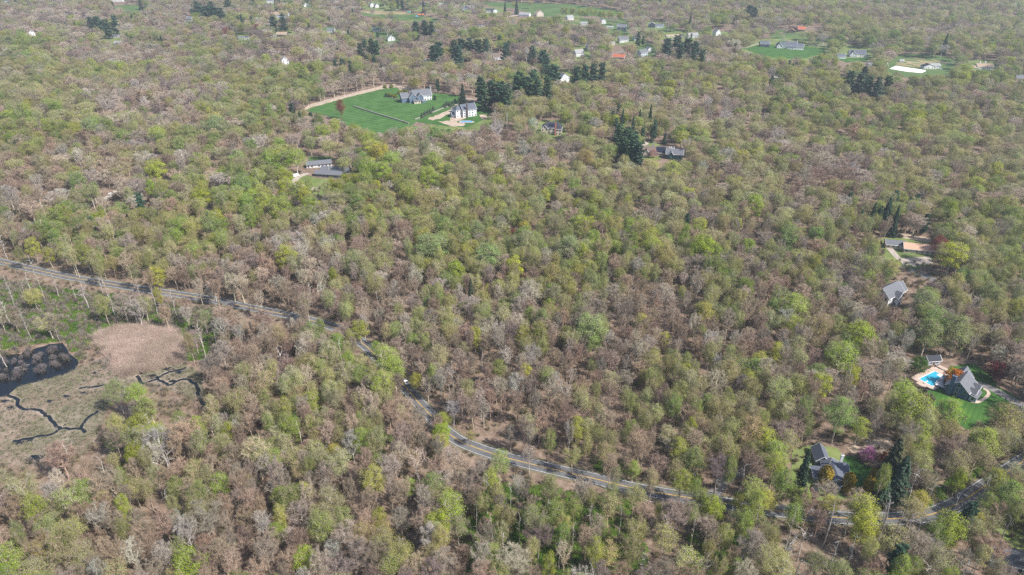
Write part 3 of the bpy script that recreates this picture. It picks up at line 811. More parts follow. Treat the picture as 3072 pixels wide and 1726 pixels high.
# --- far houses: pixel, yaw, length, width, wall height, rise, ridge axis, walls, roof, label, landmark phrase
FAR = [
    ((98, 108), 35, 9, 8, 5.5, 4, 'y', 'wall_white', 'roof_pale', 'small white gabled house alone in the far left woods', 'the lone white house'),
    ((340, 114), -4, 18, 9, 3.2, 2.6, 'x', 'wall_white', 'roof_grey', 'low grey-roofed house below the dark pines, far left', 'the far grey-roofed bungalow'),
    ((352, 136), -10, 12, 8, 4.0, 2.4, 'x', 'wall_grey', 'roof_pale', 'grey house half hidden in front of the grey-roofed bungalow', None),
    ((352, 6), 5, 26, 10, 6.5, 3, 'x', 'wall_white', 'roof_pale', 'white building at the top edge above the small green field', 'the white building at the top'),
    ((558, 66), -6, 26, 11, 6.5, 4, 'x', 'wall_grey', 'roof_grey', 'big grey house behind bare trees near the dark evergreens', 'the big far grey house'),
    ((838, 56), 0, 36, 12, 7.5, 4.5, 'x', 'wall_lightblue', 'roof_tan', 'very long pale house veiled by bare trees at the top', 'the long veiled house'),
    ((810, 10), 8, 16, 9, 6.0, 3, 'x', 'wall_white', 'roof_grey', 'white house at the top edge beside a pointed spruce', 'the white house by the spruce'),
    ((920, 21), 25, 12, 9, 4.5, 4, 'y', 'wall_white', 'roof_grey', 'small white gable house near the top, right of a spruce', None),
    ((1015, 9), 0, 18, 10, 6.0, 3, 'x', 'wall_cream', 'roof_grey', 'cream house at the top edge above bare trees', None),
    ((845, 112), -4, 18, 10, 5.0, 3.4, 'x', 'wall_brown', 'roof_tan', 'house with a bright tan roof and dark walls', 'the tan-roofed house'),
    ((731, 120), 10, 18, 9, 3.4, 2.2, 'x', 'wall_white', 'roof_grey', 'small white grey-roofed house beside red budding trees', 'the small house by the red trees'),
    ((992, 98), -3, 13, 8, 4.6, 2.6, 'x', 'wall_white', 'roof_grey', 'small house with grey roof right of the tan-roofed house', None),
    ((858, 194), 30, 10, 9, 6.5, 4, 'y', 'wall_white', 'roof_pale', 'white gable wall showing between trees beside a round green tree', 'the white gable in the trees'),
    ((1118, 22), 35, 10, 9, 6.0, 4, 'y', 'wall_white', 'roof_grey', 'white farmhouse with tall gable above the brown paddock', 'the white farmhouse'),
    ((1132, 24), 35, 9, 8, 5.4, 4, 'y', 'wall_white', 'roof_grey', 'white gabled annexe right beside the white farmhouse', None),
    ((1264, 17), -2, 20, 9, 3.4, 3, 'x', 'wall_brown', 'roof_dark', 'low dark house above the green paddock', 'the low dark house'),
    ((1328, 24), 5, 16, 9, 4.5, 5, 'x', 'wall_tan', 'roof_pale', 'tan house with broad pale roof near the top', 'the pale-roofed tan house'),
    ((1396, 31), 15, 16, 9, 4.5, 4, 'x', 'wall_lightblue', 'roof_blue', 'pale blue house among trees near the top middle', None),
    ((1470, 38), -4, 18, 9, 4.2, 3.4, 'x', 'wall_white', 'roof_dark', 'white house with dark roof between dark spruces', 'the dark-roofed white house'),
    ((1486, 39), 20, 9, 8, 4.8, 3.6, 'y', 'wall_white', 'roof_dark', 'white gabled wing right of the dark-roofed white house', None),
    ((1572, 50), -20, 22, 12, 4.2, 3.2, 'x', 'wall_white', 'roof_pale', 'white barn with pale grey roof on a gravel lot', 'the white barn'),
    ((1622, 50), 25, 16, 12, 5.5, 6, 'y', 'wall_cream', 'roof_tan', 'cream house with steep gables right of the white barn', 'the steep cream house'),
    ((1712, 60), 30, 14, 9, 4.0, 4.4, 'x', 'wall_white', 'roof_pale', 'white house with steep roof below the row of green trees', 'the steep white house'),
    ((1752, 76), 0, 13, 8, 3.6, 2, 'x', 'wall_white', 'roof_pale', 'low white house by the hedge right of the steep white house', None),
    ((1812, 72), 30, 12, 9, 5.0, 4, 'y', 'wall_white', 'roof_grey', 'white gable house beneath a broad bare tree, upper middle', None),
    ((1830, 86), -5, 12, 5, 2.6, 1.5, 'x', 'wall_white', 'roof_pale', 'small white shed in front of the grey two-storey house', None),
    ((1864, 92), -14, 17, 11, 6.5, 4.2, 'x', 'wall_slate', 'roof_grey', 'grey two-storey house with slate roof, upper middle', 'the grey two-storey house'),
    ((1956, 84), -6, 14, 9, 6.0, 4.4, 'y', 'wall_navy', 'roof_pale', 'dark barn-like house with pale gabled roof', 'the dark pale-roofed house'),
    ((1978, 84), 4, 16, 9, 4.2, 3, 'x', 'wall_lightblue', 'roof_blue', 'low blue-roofed wing right of the dark pale-roofed house', None),
    ((1872, 128), 15, 16, 10, 5.0, 4.6, 'x', 'wall_white', 'roof_grey', 'white house with grey roof and twin dormers above the pines', 'the twin-dormer house'),
    ((1912, 122), 10, 11, 8, 4.6, 3, 'x', 'wall_lightblue', 'roof_grey', 'pale blue house half hidden beside the twin-dormer house', None),
    ((1836, 137), 20, 10, 7, 3.4, 2.4, 'x', 'wall_cream', 'roof_pale', 'small cream cottage left of the twin-dormer house', None),
    ((1740, 170), 30, 15, 10, 5.6, 4.4, 'x', 'wall_white', 'roof_pale', 'white house beside a white-blossomed tree and a lawn', 'the white blossom house'),
    ((1775, 148), 25, 12, 9, 5.0, 4, 'y', 'wall_white', 'roof_grey', 'white gabled house behind a flowering tree, upper middle', None),
    ((1932, 176), 32, 13, 10, 9.0, 3.6, 'x', 'wall_lightblue', 'roof_grey', 'tall pale grey house with plain roof above the woods', 'the tall pale grey house'),
    ((1950, 158), 30, 8, 7, 5.0, 3.4, 'y', 'wall_white', 'roof_grey', 'small white gable right behind the tall pale grey house', None),
    ((1855, 178), -20, 18, 9, 3.4, 3.4, 'x', 'wall_tan', 'roof_red', 'house with a bright orange roof in the woods', 'the orange-roofed house'),
    ((2025, 112), 18, 34, 5, 3.0, 1.4, 'x', 'wall_cream', 'roof_tan', 'very long narrow shed with tan roof beside the street', 'the long tan shed'),
    ((2080, 114), 12, 18, 10, 4.6, 3.4, 'x', 'wall_white', 'roof_pale', 'white house behind dark red trees right of the long shed', None),
    ((2156, 108), 30, 12, 9, 6.0, 5, 'y', 'wall_white', 'roof_grey', 'white gabled house with a tall chimney in a grove', 'the white house in the grove'),
    ((2404, 96), -15, 13, 9, 4.6, 4, 'x', 'wall_brown', 'roof_red', 'brown barn with a bright red roof, right of its twin', 'the red-roofed barn'),
    ((2374, 100), -15, 12, 8, 4.2, 3.6, 'y', 'wall_brown', 'roof_red', 'brown barn with a faded red gable, left of its twin', None),
    ((2294, 142), -4, 15, 9, 5.4, 3.8, 'x', 'wall_navy', 'roof_blue', 'navy blue barn left of the long white house', 'the navy barn'),
    ((2610, 200), 12, 6, 5, 3, 2, 'x', 'wall_white', 'roof_pale', 'tiny white hut near the sand arena', None),
    ((2705, 187), 0, 6, 4, 2.6, 1.4, 'x', 'wall_white', 'roof_pale', 'small white run-in shed above the sand arena', None),
    ((2335, 240), -5, 11, 7, 3, 2, 'x', 'wall_cream', 'roof_pale', 'pale low roof peeping out of the woods below the navy barn', None),
    ((3066, 244), 0, 16, 9, 4.4, 3.2, 'x', 'wall_tan', 'roof_grey', 'grey-roofed house cut off by the upper right edge', 'the house at the edge'),
    ((1370, 195), 35, 9, 8, 4.6, 4.4, 'y', 'wall_white', 'roof_grey', 'small grey roof rising above bare woods, left of a pine', None),
    ((1495, 180), 15, 14, 10, 4.6, 5, 'x', 'wall_white', 'roof_brown', 'broad brown roof with a white gable beside one pine', 'the broad brown roof'),
    ((1277, 188), 0, 14, 6, 3, 1.4, 'x', 'wall_white', 'roof_pale', 'long pale roof just showing left of the dark pines', None),
    ((1445, 84), 5, 15, 6, 3.4, 1.6, 'x', 'wall_white', 'roof_pale', 'low white building behind reddish trees, upper middle', None),
    ((1128, 96), -4, 13, 8, 4, 3, 'x', 'wall_white', 'roof_blue', 'small blue-roofed house under a dark pine', 'the small blue-roofed house'),
    ((1176, 124), 25, 13, 9, 5, 4.4, 'y', 'wall_white', 'roof_grey', 'white gabled house among evergreens, right of the blue-roofed one', 'the gabled house among evergreens'),
    ((1698, 250), 38, 16, 11, 7.0, 5.0, 'y', 'wall_white', 'roof_blue', 'white house with dark blue roof set among pines', 'the white house in the pines'),
    ((20, 12), 10, 12, 8, 4, 3, 'x', 'wall_grey', 'roof_pale', 'grey roof in the woods at the top left corner', None),
]
for (px, yaw, L, W, h, r, ax, wm, rm, lab, ph) in FAR:
    house('house' if 'barn' not in lab and 'shed' not in lab and 'hut' not in lab else 'barn' if 'barn' in lab and 'like' not in lab else 'shed', lab, ph or '', px, yaw, [(0, W / 2 if ax == 'x' else L / 2, L, W, h, r, 'x' if ax == 'x' else 'y', 'gable')], wm, rm, far=True,
          category='barn' if 'barn' in lab and 'like' not in lab else 'shed' if ('shed' in lab or 'hut' in lab) else 'house', mk=bool(ph), chimneys=[(L * .2 if ax == 'x' else 0, W * .5 if ax == 'x' else L * .5, h, h + r + 1.2, 1.0, .9, 'brick_red')] if L >= 14 else ())
house('house', 'long white house of joined gabled wings on the upper right lawn', 'the long white house', (2372, 148), -8,
      [(0, 6, 20, 10, 5.6, 4.6, 'x', 'gable'), (14, 4, 12, 9, 4.4, 3.8, 'x', 'gable'), (-12, 6, 12, 9, 5.4, 4.2, 'x', 'gable'), (-19, 3, 8, 12, 5.4, 4.4, 'y', 'gable'), (0, -.6, 14, 4, 3.0, 1.2, 'x', 'shed')], 'wall_white', 'roof_blue', chimneys=[(9.5, 6, 5, 13, 1.1, 1.1, 'wall_cream'), (-6, 7, 6, 12, 1.0, 1.0, 'brick_red')])
house('house', 'white house with long dark blue roof and porch, below a yellow-green tree', 'the white porch house', (2572, 172), -6,
      [(0, 6, 25, 10, 5.0, 5.0, 'x', 'gable'), (-8, 1, 9, 8, 5.0, 4.6, 'y', 'gable'), (14.5, 5, 4, 9, 3.0, 1.0, 'x', 'shed')], 'wall_white', 'roof_blue')
house('garage', 'white garage with dark roof at the left of the porch house', 'the white garage', (2524, 176), 10, [(0, 3, 13, 8, 3.2, 3.4, 'x', 'gable')], 'wall_white', 'roof_blue', category='garage', mk=False)
house('stable', 'white stable with dark roof at the end of the sand arena', 'the white stable', (2790, 208), 4, [(0, 6, 18, 9, 3.6, 3.0, 'y', 'gable'), (10, 9, 16, 9, 4.0, 2.6, 'x', 'gable', 0, None, 'roof_pale')], 'wall_white', 'roof_black', category='stable')
house('house', 'white house with pale tan roof among green trees, upper right', 'the pale tan roof house', (2950, 210), -4, [(2, 5, 22, 10, 4.6, 3.4, 'x', 'gable'), (-12, 3, 9, 7, 3.2, 2.0, 'x', 'gable')], 'wall_white', 'roof_tan', chimneys=[(-5, 5, 5, 11, 1.2, 1.2, 'trim_white'), (3, 6, 6, 11, 1.2, 1.2, 'trim_white')])

# riding arena
drape('riding_arena', [(2668, 207), (2687, 198), (2775, 211), (2779, 214), (2765, 220), (2720, 216)], mat='arena_sand', up=.22, kind='structure')
mark(2720, 209, 'the white sand arena')

# estate walls: coursed blocks in a row
def block_wall(px, h, w, label, name='stone_wall', step=2.6, seed=5):
    Ls = spline([ground(*p)[:2] for p in px], step)
    R = random.Random(seed)
    root = link(name, None, loc=(float(Ls[0][0]), float(Ls[0][1]), hz(*Ls[0])), label=label, category='wall')
    o = Vector((float(Ls[0][0]), float(Ls[0][1]), hz(*Ls[0])))
    for i in range(len(Ls) - 1):
        a, b = Ls[i], Ls[i + 1]
        M = Matrix.Translation(Vector((a[0], a[1], hz(*a))) - o) @ Matrix.Rotation(math.atan2(b[1] - a[1], b[0] - a[0]), 4, 'Z')
        q = MB(); L_ = float(np.linalg.norm(b - a))
        q.box(0, L_ - .05, -w / 2 + R.uniform(-.06, .06), w / 2 + R.uniform(-.06, .06), -.6, h + R.uniform(-.08, .08), 0, M)
        q.build('stone', 'stone', root)
    return root
block_wall([(1060, 321), (1110, 337), (1160, 352), (1226, 372)], 1.5, .9, 'long grey retaining wall across the striped lawn')
block_wall([(1245, 360), (1290, 342), (1340, 322), (1377, 314)], 1.0, 1.0, 'pale stone wall beneath the clipped evergreens', seed=6)
block_wall([(1168, 294), (1200, 301), (1225, 309)], 1.0, .8, 'short stone wall along the mansion terrace', seed=7)
block_wall([(1195, 257), (1240, 267), (1290, 273), (1310, 271)], 1.0, 1.0, 'pale wall behind the mansion at the edge of the woods', seed=8)
block_wall([(930, 319), (990, 302), (1054, 284), (1110, 272)], .7, 1.2, 'rough stone wall along the upper left edge of the striped lawn', seed=9, step=3.2)
block_wall([(2236, 146), (2262, 136), (2278, 131)], .9, .9, 'pale stone wall left of the navy barn', seed=10, step=3.5)
mark(960, 312, 'the rough lawn wall'); mark(1150, 352, 'the lawn retaining wall')

# --- vehicles ------------------------------------------------------------
def vehicle(label, px, yaw, body='car_white', L=4.7, W=1.85, H=1.5, van=False, up=.1, name='car', category='car'):
    x, y, z = ground(*px)
    root = link(name, None, loc=(x, y, z + up), rz=rad(yaw), label=label, category=category)
    b = MB()
    prof = [(-L / 2, .45), (-L / 2, .85), (-L / 2 + .9, .98), (-L / 2 + 1.6, H) if not van else (-L / 2 + .15, H), (L / 2 - 1.2 if not van else L / 2 - 1.0, H), (L / 2 - .35, 1.0), (L / 2, .9), (L / 2, .45), (L / 2 - .2, .28), (-L / 2 + .2, .28)]
    if not van:
        prof = [(-L / 2, .45), (-L / 2, .90), (-L / 2 + .15, 1.0), (-L / 2 + .75, 1.02), (-L / 2 + 1.35, H), (L / 2 - 2.0, H), (L / 2 - 1.25, 1.0), (L / 2 - .15, .86), (L / 2, .7), (L / 2, .42), (L / 2 - .2, .28), (-L / 2 + .2, .28)]
    n = len(prof)
    vs = []
    for s in (-1, 1):
        for (px_, pz) in prof:
            ww = W / 2 * (1 if pz < 1.05 else .82)
            vs.append((px_, s * ww, pz))
    fs = [tuple(range(n)), tuple(range(2 * n - 1, n - 1, -1))] + [(i, (i + n), (i + 1) % n + n, (i + 1) % n) for i in range(n)]
    fs = [f for f in fs]
    b.add(vs, fs)
    bo = b.build('body', body, root)
    g = MB()
    if van:
        g.add([(L / 2 - .93, -W * .38, H - .1), (L / 2 - .93, W * .38, H - .1), (L / 2 - .38, W * .45, 1.08), (L / 2 - .38, -W * .45, 1.08)], [(0, 1, 2, 3)])
    else:
        for xa, xb, za, zb in ((L / 2 - 1.93, L / 2 - 1.25, H + .01, 1.04), (-L / 2 + 1.28, -L / 2 + .74, H + .01, 1.06)):
            k = .05 if xa > 0 else -.05
            g.add([(xa + k, -W * .38, za - .03), (xa + k, W * .38, za - .03), (xb + k, W * .44, zb), (xb + k, -W * .44, zb)], [(0, 1, 2, 3)])
        for s in (-1, 1):
            g.add([(-L / 2 + 1.0, s * W * .505 * .98, 1.05), (L / 2 - 1.4, s * W * .505 * .98, 1.05), (L / 2 - 2.05, s * W * .42, H - .06), (-L / 2 + 1.4, s * W * .42, H - .06)], [(0, 1, 2, 3)])
    g.build('windscreen', 'window_glass', root)
    for sx in (-1, 1):
        for sy in (-1, 1):
            w_ = MB(); cx = sx * L * .31; cy = sy * (W / 2 - .08)
            w_.tube([(cx, cy - .12, .34), (cx, cy + .12, .34)], [.34, .34], 12)
            wo_ = w_.build('wheel', 'tyre', root)
            r_ = MB(); r_.tube([(cx, cy + sy * .121, .34), (cx, cy + sy * .135, .34)], [.2, .2], 8); r_.build('rim', 'metal_grey', wo_)
    for sy in (-1, 1):
        h_ = MB(); h_.box(L / 2 - .06, L / 2 + .02, sy * W * .36 - .18, sy * W * .36 + .18, .62, .78); h_.build('headlight', 'lamp_glass', root)
        h_ = MB(); h_.box(-L / 2 - .02, -L / 2 + .06, sy * W * .38 - .14, sy * W * .38 + .14, .7, .86); h_.build('tail_light', 'lamp_red', root)
    return root


_i = int(np.argmin([math.hypot(p[0] - ground(1215, 1148)[0], p[1] - ground(1215, 1148)[1]) for p in ROAD]))
_t = ROAD[_i + 1] - ROAD[_i - 1]; _t /= np.linalg.norm(_t)
_c = ROAD[_i] + np.array([-_t[1], _t[0]]) * 1.55
cpx = project(_c[0], _c[1], hz(*_c))[:2]
vehicle('white car driving on the winding road', cpx, math.degrees(math.atan2(_t[1], _t[0])) + 180)
mark(1216, 1143, 'the white car on the road')
vehicle('white van parked at the bend of the curved gravel drive', (888, 530), 40, 'car_white', 5.6, 2.05, 2.3, True, name='van', category='van')
vehicle('dark car parked under the green tree beside the white van', (896, 518), 20, 'car_dark')
vehicle('white car parked on the gravel drive in the left woods', (335, 584), 15, 'car_white'); mark(335, 580, 'the white car in the woods')
vehicle('white car parked at the lane among trees near the left edge', (96, 703), 10, 'car_white'); mark(90, 690, 'the parked car at the left')
vehicle('dark car in the shade beside the slate-roofed house', (2446, 1470), 70, 'car_dark', up=.12)
vehicle('silver car on the forecourt beside the white stable', (2822, 209), 20, 'car_silver')
vehicle('white car parked by the white farmhouse paddock', (1190, 31), 0, 'car_white')

# --- street furniture ------------------------------------------------------
def pole(px, label):
    x, y, z = ground(*px)
    r = link('utility_pole', None, loc=(x, y, z), rz=rad(38), label=label, category='utility pole', group='utility poles along the road')
    q = MB(); q.tube([(0, 0, -.3), (0, 0, 11)], [.17, .12], 8); q.build('mast', 'dark_wood', r)
    q = MB(); q.box(-1.2, 1.2, -.07, .07, 10.2, 10.36); ca_ = q.build('crossarm', 'dark_wood', r)
    for k in (-1.05, -.4, .4, 1.05):
        q = MB(); q.tube([(k, 0, 10.36), (k, 0, 10.6)], [.06, .05], 6); q.build('insulator', 'lamp_glass', ca_)
    q = MB(); q.tube([(.35, 0, 8.6), (.35, 0, 9.5)], [.24, .24], 8); q.build('transformer', 'metal_grey', r)
    return x, y, z
POLES = [pole(p, l) for p, l in (((2838, 1487), 'utility pole beside the road at the right-hand bend'), ((2075, 1478), 'utility pole by the driveway mouth at the road'), ((1640, 1385), 'utility pole on the far verge of the middle road stretch'),
                                 ((1345, 1272), 'utility pole on the inside of the road bend'), ((470, 858), 'utility pole on the far verge left of the yellow-green tree'))]
x, y, z = ground(1262, 1252)
sg = link('road_sign', None, loc=(x, y, z), rz=rad(-35), label='yellow diamond warning sign on the near verge of the road', category='sign')
q = MB(); q.tube([(0, 0, -.2), (0, 0, 2.2)], [.05, .05], 6); q.build('post', 'metal_grey', sg)
q = MB(); q.add([(0, -.06, 1.9), (.55, -.06, 2.45), (0, -.06, 3.0), (-.55, -.06, 2.45), (0, -.09, 1.9), (.55, -.09, 2.45), (0, -.09, 3.0), (-.55, -.09, 2.45)], [(0, 1, 2, 3), (7, 6, 5, 4), (0, 4, 5, 1), (1, 5, 6, 2), (2, 6, 7, 3), (3, 7, 4, 0)]); q.build('panel', 'sign_yellow', sg)
x, y, z = ground(2063, 1474)
mbx = link('mailbox', None, loc=(x, y, z), rz=.2, label='white mailbox on a post beside the driveway mouth', category='mailbox')
q = MB(); q.box(-.06, .06, -.06, .06, -.2, 1.05); q.build('post', 'pale_wood', mbx)
q = MB(); q.tube([(-.35, 0, 1.25), (.35, 0, 1.25)], [.2, .2], 8); q.build('box', 'car_white', mbx)

# fallen pale logs in the swamp
LOGS = [((118, 952), (200, 928), .28, 'longest pale fallen log beside the sandy patch'), ((246, 926), (297, 922), .22, 'pale log lying right of the sandy patch'), ((286, 938), (302, 946), .2, 'short pale log near the swamp edge'), ((20, 930), (40, 945), .18, 'curved pale log at the left edge of the swamp'),
        ((345, 880), (370, 884), .2, 'pale log just below the road in the swamp'), ((1500, 1586), (1540, 1580), .3, 'pale fallen log in the green wet woods'), ((1930, 1500), (1960, 1510), .25, 'pale log on the near verge of the road'), ((190, 1527), (230, 1535), .24, 'white fallen trunk in the brown woods, lower left'),
        ((265, 1535), (292, 1522), .2, 'white branch leaning up in the brown woods, lower left'), ((2048, 1578), (2072, 1560), .22, 'pale slanting log in the woods below the driveway'), ((45, 1105), (90, 1095), .14, 'bleached branch lying in the dark pond'), ((1880, 810), (1905, 798), .2, 'white log on the forest floor among olive trees')]
for a, b, r_, lab in LOGS:
    p, q_ = Vector(ground(*a)), Vector(ground(*b))
    d = (q_ - p); n = 6
    pts = []
    R = random.Random(int(a[0]))
    for i in range(n):
        t = i / (n - 1)
        c = d * t
        pts.append((c.x + R.uniform(-.15, .15), c.y + R.uniform(-.15, .15), hz(p.x + c.x, p.y + c.y) - p.z + r_ * .9 + .1 * t))
    q = MB(); q.tube(pts, [r_ * (1 - .55 * i / (n - 1)) for i in range(n)], 6)
    root = link('fallen_log', None, loc=p, label=lab, category='log', group='pale fallen logs')
    q.build('stem', 'pale_wood', root)
    s = MB(); c = Vector(pts[3]); s.tube([c, c + Vector((.5, .4, .9)), c + Vector((.7, .9, 1.6))], [r_ * .35, r_ * .25, r_ * .1], 4); s.build('branch_stub', 'pale_wood', root)

# clutter by the green paddock: orange and blue canopies, green hut
for px, m, lab in (((1258, 48), 'tarp_orange', 'bright orange tent canopy beside the green paddock'), ((1250, 53), 'tarp_blue', 'pale blue tent canopy in front of the orange one'), ((1268, 47), 'tarp_orange', 'small red-orange canopy right of the larger one')):
    x, y, z = ground(*px)
    t = link('canopy_tent', None, loc=(x, y, z), label=lab, category='tent', group='tents at the paddock')
    q = MB(); q.add([(-3, -3, 2.4), (3, -3, 2.4), (3, 3, 2.4), (-3, 3, 2.4), (0, 0, 4)], [(0, 1, 4), (1, 2, 4), (2, 3, 4), (3, 0, 4)]); q.build('canopy', m, t)
    for sx in (-2.9, 2.9):
        for sy in (-2.9, 2.9):
            q = MB(); q.box(sx - .06, sx + .06, sy - .06, sy + .06, 0, 2.4); q.build('leg', 'metal_grey', t)
house('shed', 'little hut with green metal roof at the paddock', '', (1227, 41), 0, [(0, 2, 7, 5, 2.6, 1.8, 'x', 'gable')], 'wall_brown', 'green_metal', category='shed', mk=False)

for p in ((60, 1110, 'the dark pond'), (420, 1050, 'the reed bed'), (120, 1250, 'the marsh creek fork'), (590, 1180, 'the curving creek'), (225, 905, 'the sandy swamp patch'), (300, 860, 'the left road stretch'), (820, 945, 'the road before the bend'),
          (1085, 1030, 'the start of the road bend'), (1300, 1262, 'the yellow road sign'), (1400, 1335, 'the lower road bend'), (1600, 1395, 'the middle road stretch'), (1850, 1452, 'the straight road stretch'), (2140, 1480, 'the driveway mouth'), (2300, 1530, 'the tree-hidden road'),
          (2600, 1550, 'the roadside below the evergreens'), (2850, 1500, 'the utility pole'), (2990, 1420, 'the road at the right edge'), (2605, 1357, 'the pink-blossomed tree'), (2860, 1125, 'the orange shrub tree'), (2990, 1108, 'the burgundy tree'), (2745, 1452, 'the white dead tree'),
          (316, 1425, 'the tall bleached dead tree'), (661, 1456, 'the lone round green tree'), (2382, 929, 'the long-trunked green tree'), (1366, 813, 'the round yellow-green tree'), (1461, 770, 'the broad soft green tree'), (1592, 885, 'the pale grey crown'), (1934, 694, 'the big olive crown'),
          (841, 623, 'the bright roadside-house tree'), (1490, 290, 'the tall pine grove'), (1400, 155, 'the upper pine belt'), (630, 42, 'the dark hemlock clump'), (1880, 440, 'the pine row'), (2600, 265, 'the right pine clump'), (1346, 1540, 'the tall green trees at the bottom'), (1720, 1600, 'the wet green hollow'),
          (569, 1695, 'the bottom green crown'), (24, 1680, 'the bottom left corner'), (900, 1240, 'the green trees left of the bend'), (1750, 1150, 'the brown open woods'), (1950, 1300, 'the brown slope'), (1550, 1150, 'the bare woods above the bend'), (2250, 1150, 'the grey-green woods'), (2050, 1650, 'the bottom middle woods'), (2450, 1680, 'the woods at the bottom right'),
          (1000, 1560, 'the brown woods at the bottom'), (750, 1600, 'the lower left brown woods'), (450, 1560, 'the reddish litter slope'), (150, 1600, 'the lower left woods'), (700, 1130, 'the woods beside the marsh'), (640, 780, 'the woods above the road'), (1200, 870, 'the central woods'), (1900, 950, 'the right central woods'), (2150, 830, 'the woods left of the white house'), (2480, 770, 'the olive woods'), (2250, 1380, 'the roadside woods')):
    mark(*p)

# ------------------------------------------------------------------ plants: shapes
class PB:
    """fast collector of plant faces: tubes for wood, slivers for twigs, small leaf faces"""
    def __init__(self, seed):
        self.r = np.random.default_rng(seed)
        self.V, self.F, self.n = [], [], 0

    def raw(self, V, F):
        self.V.append(np.asarray(V, float)); self.F += [tuple(int(i) + self.n for i in f) for f in F]
        self.n += len(V)

    def tube(self, P, R, n=5):
        P = np.asarray(P, float)
        V, F = [], []
        for i in range(len(P)):
            d = P[min(i + 1, len(P) - 1)] - P[max(i - 1, 0)]
            d = d / (np.linalg.norm(d) + 1e-9)
            a = np.cross(d, (0.3, 0.9, 0.1)); a /= np.linalg.norm(a) + 1e-9
            b = np.cross(d, a)
            for k in range(n):
                t = 2 * math.pi * k / n
                V.append(P[i] + (a * math.cos(t) + b * math.sin(t)) * R[i])
        for i in range(len(P) - 1):
            for k in range(n):
                F.append((i * n + k, i * n + (k + 1) % n, (i + 1) * n + (k + 1) % n, (i + 1) * n + k))
        self.raw(V, F)

    def slivers(self, P, D, W):
        """long thin triangles from P along D, base width W"""
        k = len(P)
        side = np.cross(D, self.r.normal(size=(k, 3)))
        side /= np.linalg.norm(side, axis=1)[:, None] + 1e-9
        W = np.broadcast_to(W, (k,))[:, None]
        V = np.empty((k * 3, 3))
        V[0::3] = P - side * W / 2; V[1::3] = P + side * W / 2; V[2::3] = P + D
        self.V.append(V)
        b = self.n
        self.F += [(b + 3 * i, b + 3 * i + 1, b + 3 * i + 2) for i in range(k)]
        self.n += 3 * k

    def leaves(self, P, Nrm, S):
        """small pointed four-cornered leaf sprays facing roughly along Nrm"""
        k = len(P)
        Nrm = Nrm / (np.linalg.norm(Nrm, axis=1)[:, None] + 1e-9)
        a = np.cross(Nrm, self.r.normal(size=(k, 3))); a /= np.linalg.norm(a, axis=1)[:, None] + 1e-9
        b = np.cross(Nrm, a)
        S = np.broadcast_to(S, (k,))[:, None]
        V = np.empty((k * 4, 3))
        V[0::4] = P - a * S * .55; V[1::4] = P + b * S * .38 + Nrm * S * .1; V[2::4] = P + a * S * .55; V[3::4] = P - b * S * .38 + Nrm * S * .1
        self.V.append(V)
        q = self.n
        self.F += [(q + 4 * i, q + 4 * i + 1, q + 4 * i + 2, q + 4 * i + 3) for i in range(k)]
        self.n += 4 * k

    def arrays(self):
        return (np.concatenate(self.V) if self.V else np.zeros((0, 3))), self.F


def unit(v):
    return v / (np.linalg.norm(v, axis=-1, keepdims=True) + 1e-9)


def shape(parts, name):
    """parts: [(arrays, material name)] -> one mesh"""
    me = bpy.data.meshes.new(name)
    V, F, M = [], [], []
    n = 0
    for i, ((v, f), mat) in enumerate(parts):
        V.append(v); F += [tuple(a + n for a in q) for q in f]; M += [i] * len(f); n += len(v)
        me.materials.append(MATS[mat])
    me.from_pydata(np.concatenate(V).tolist(), [], F)
    me.polygons.foreach_set('material_index', M)
    me.update()
    return me


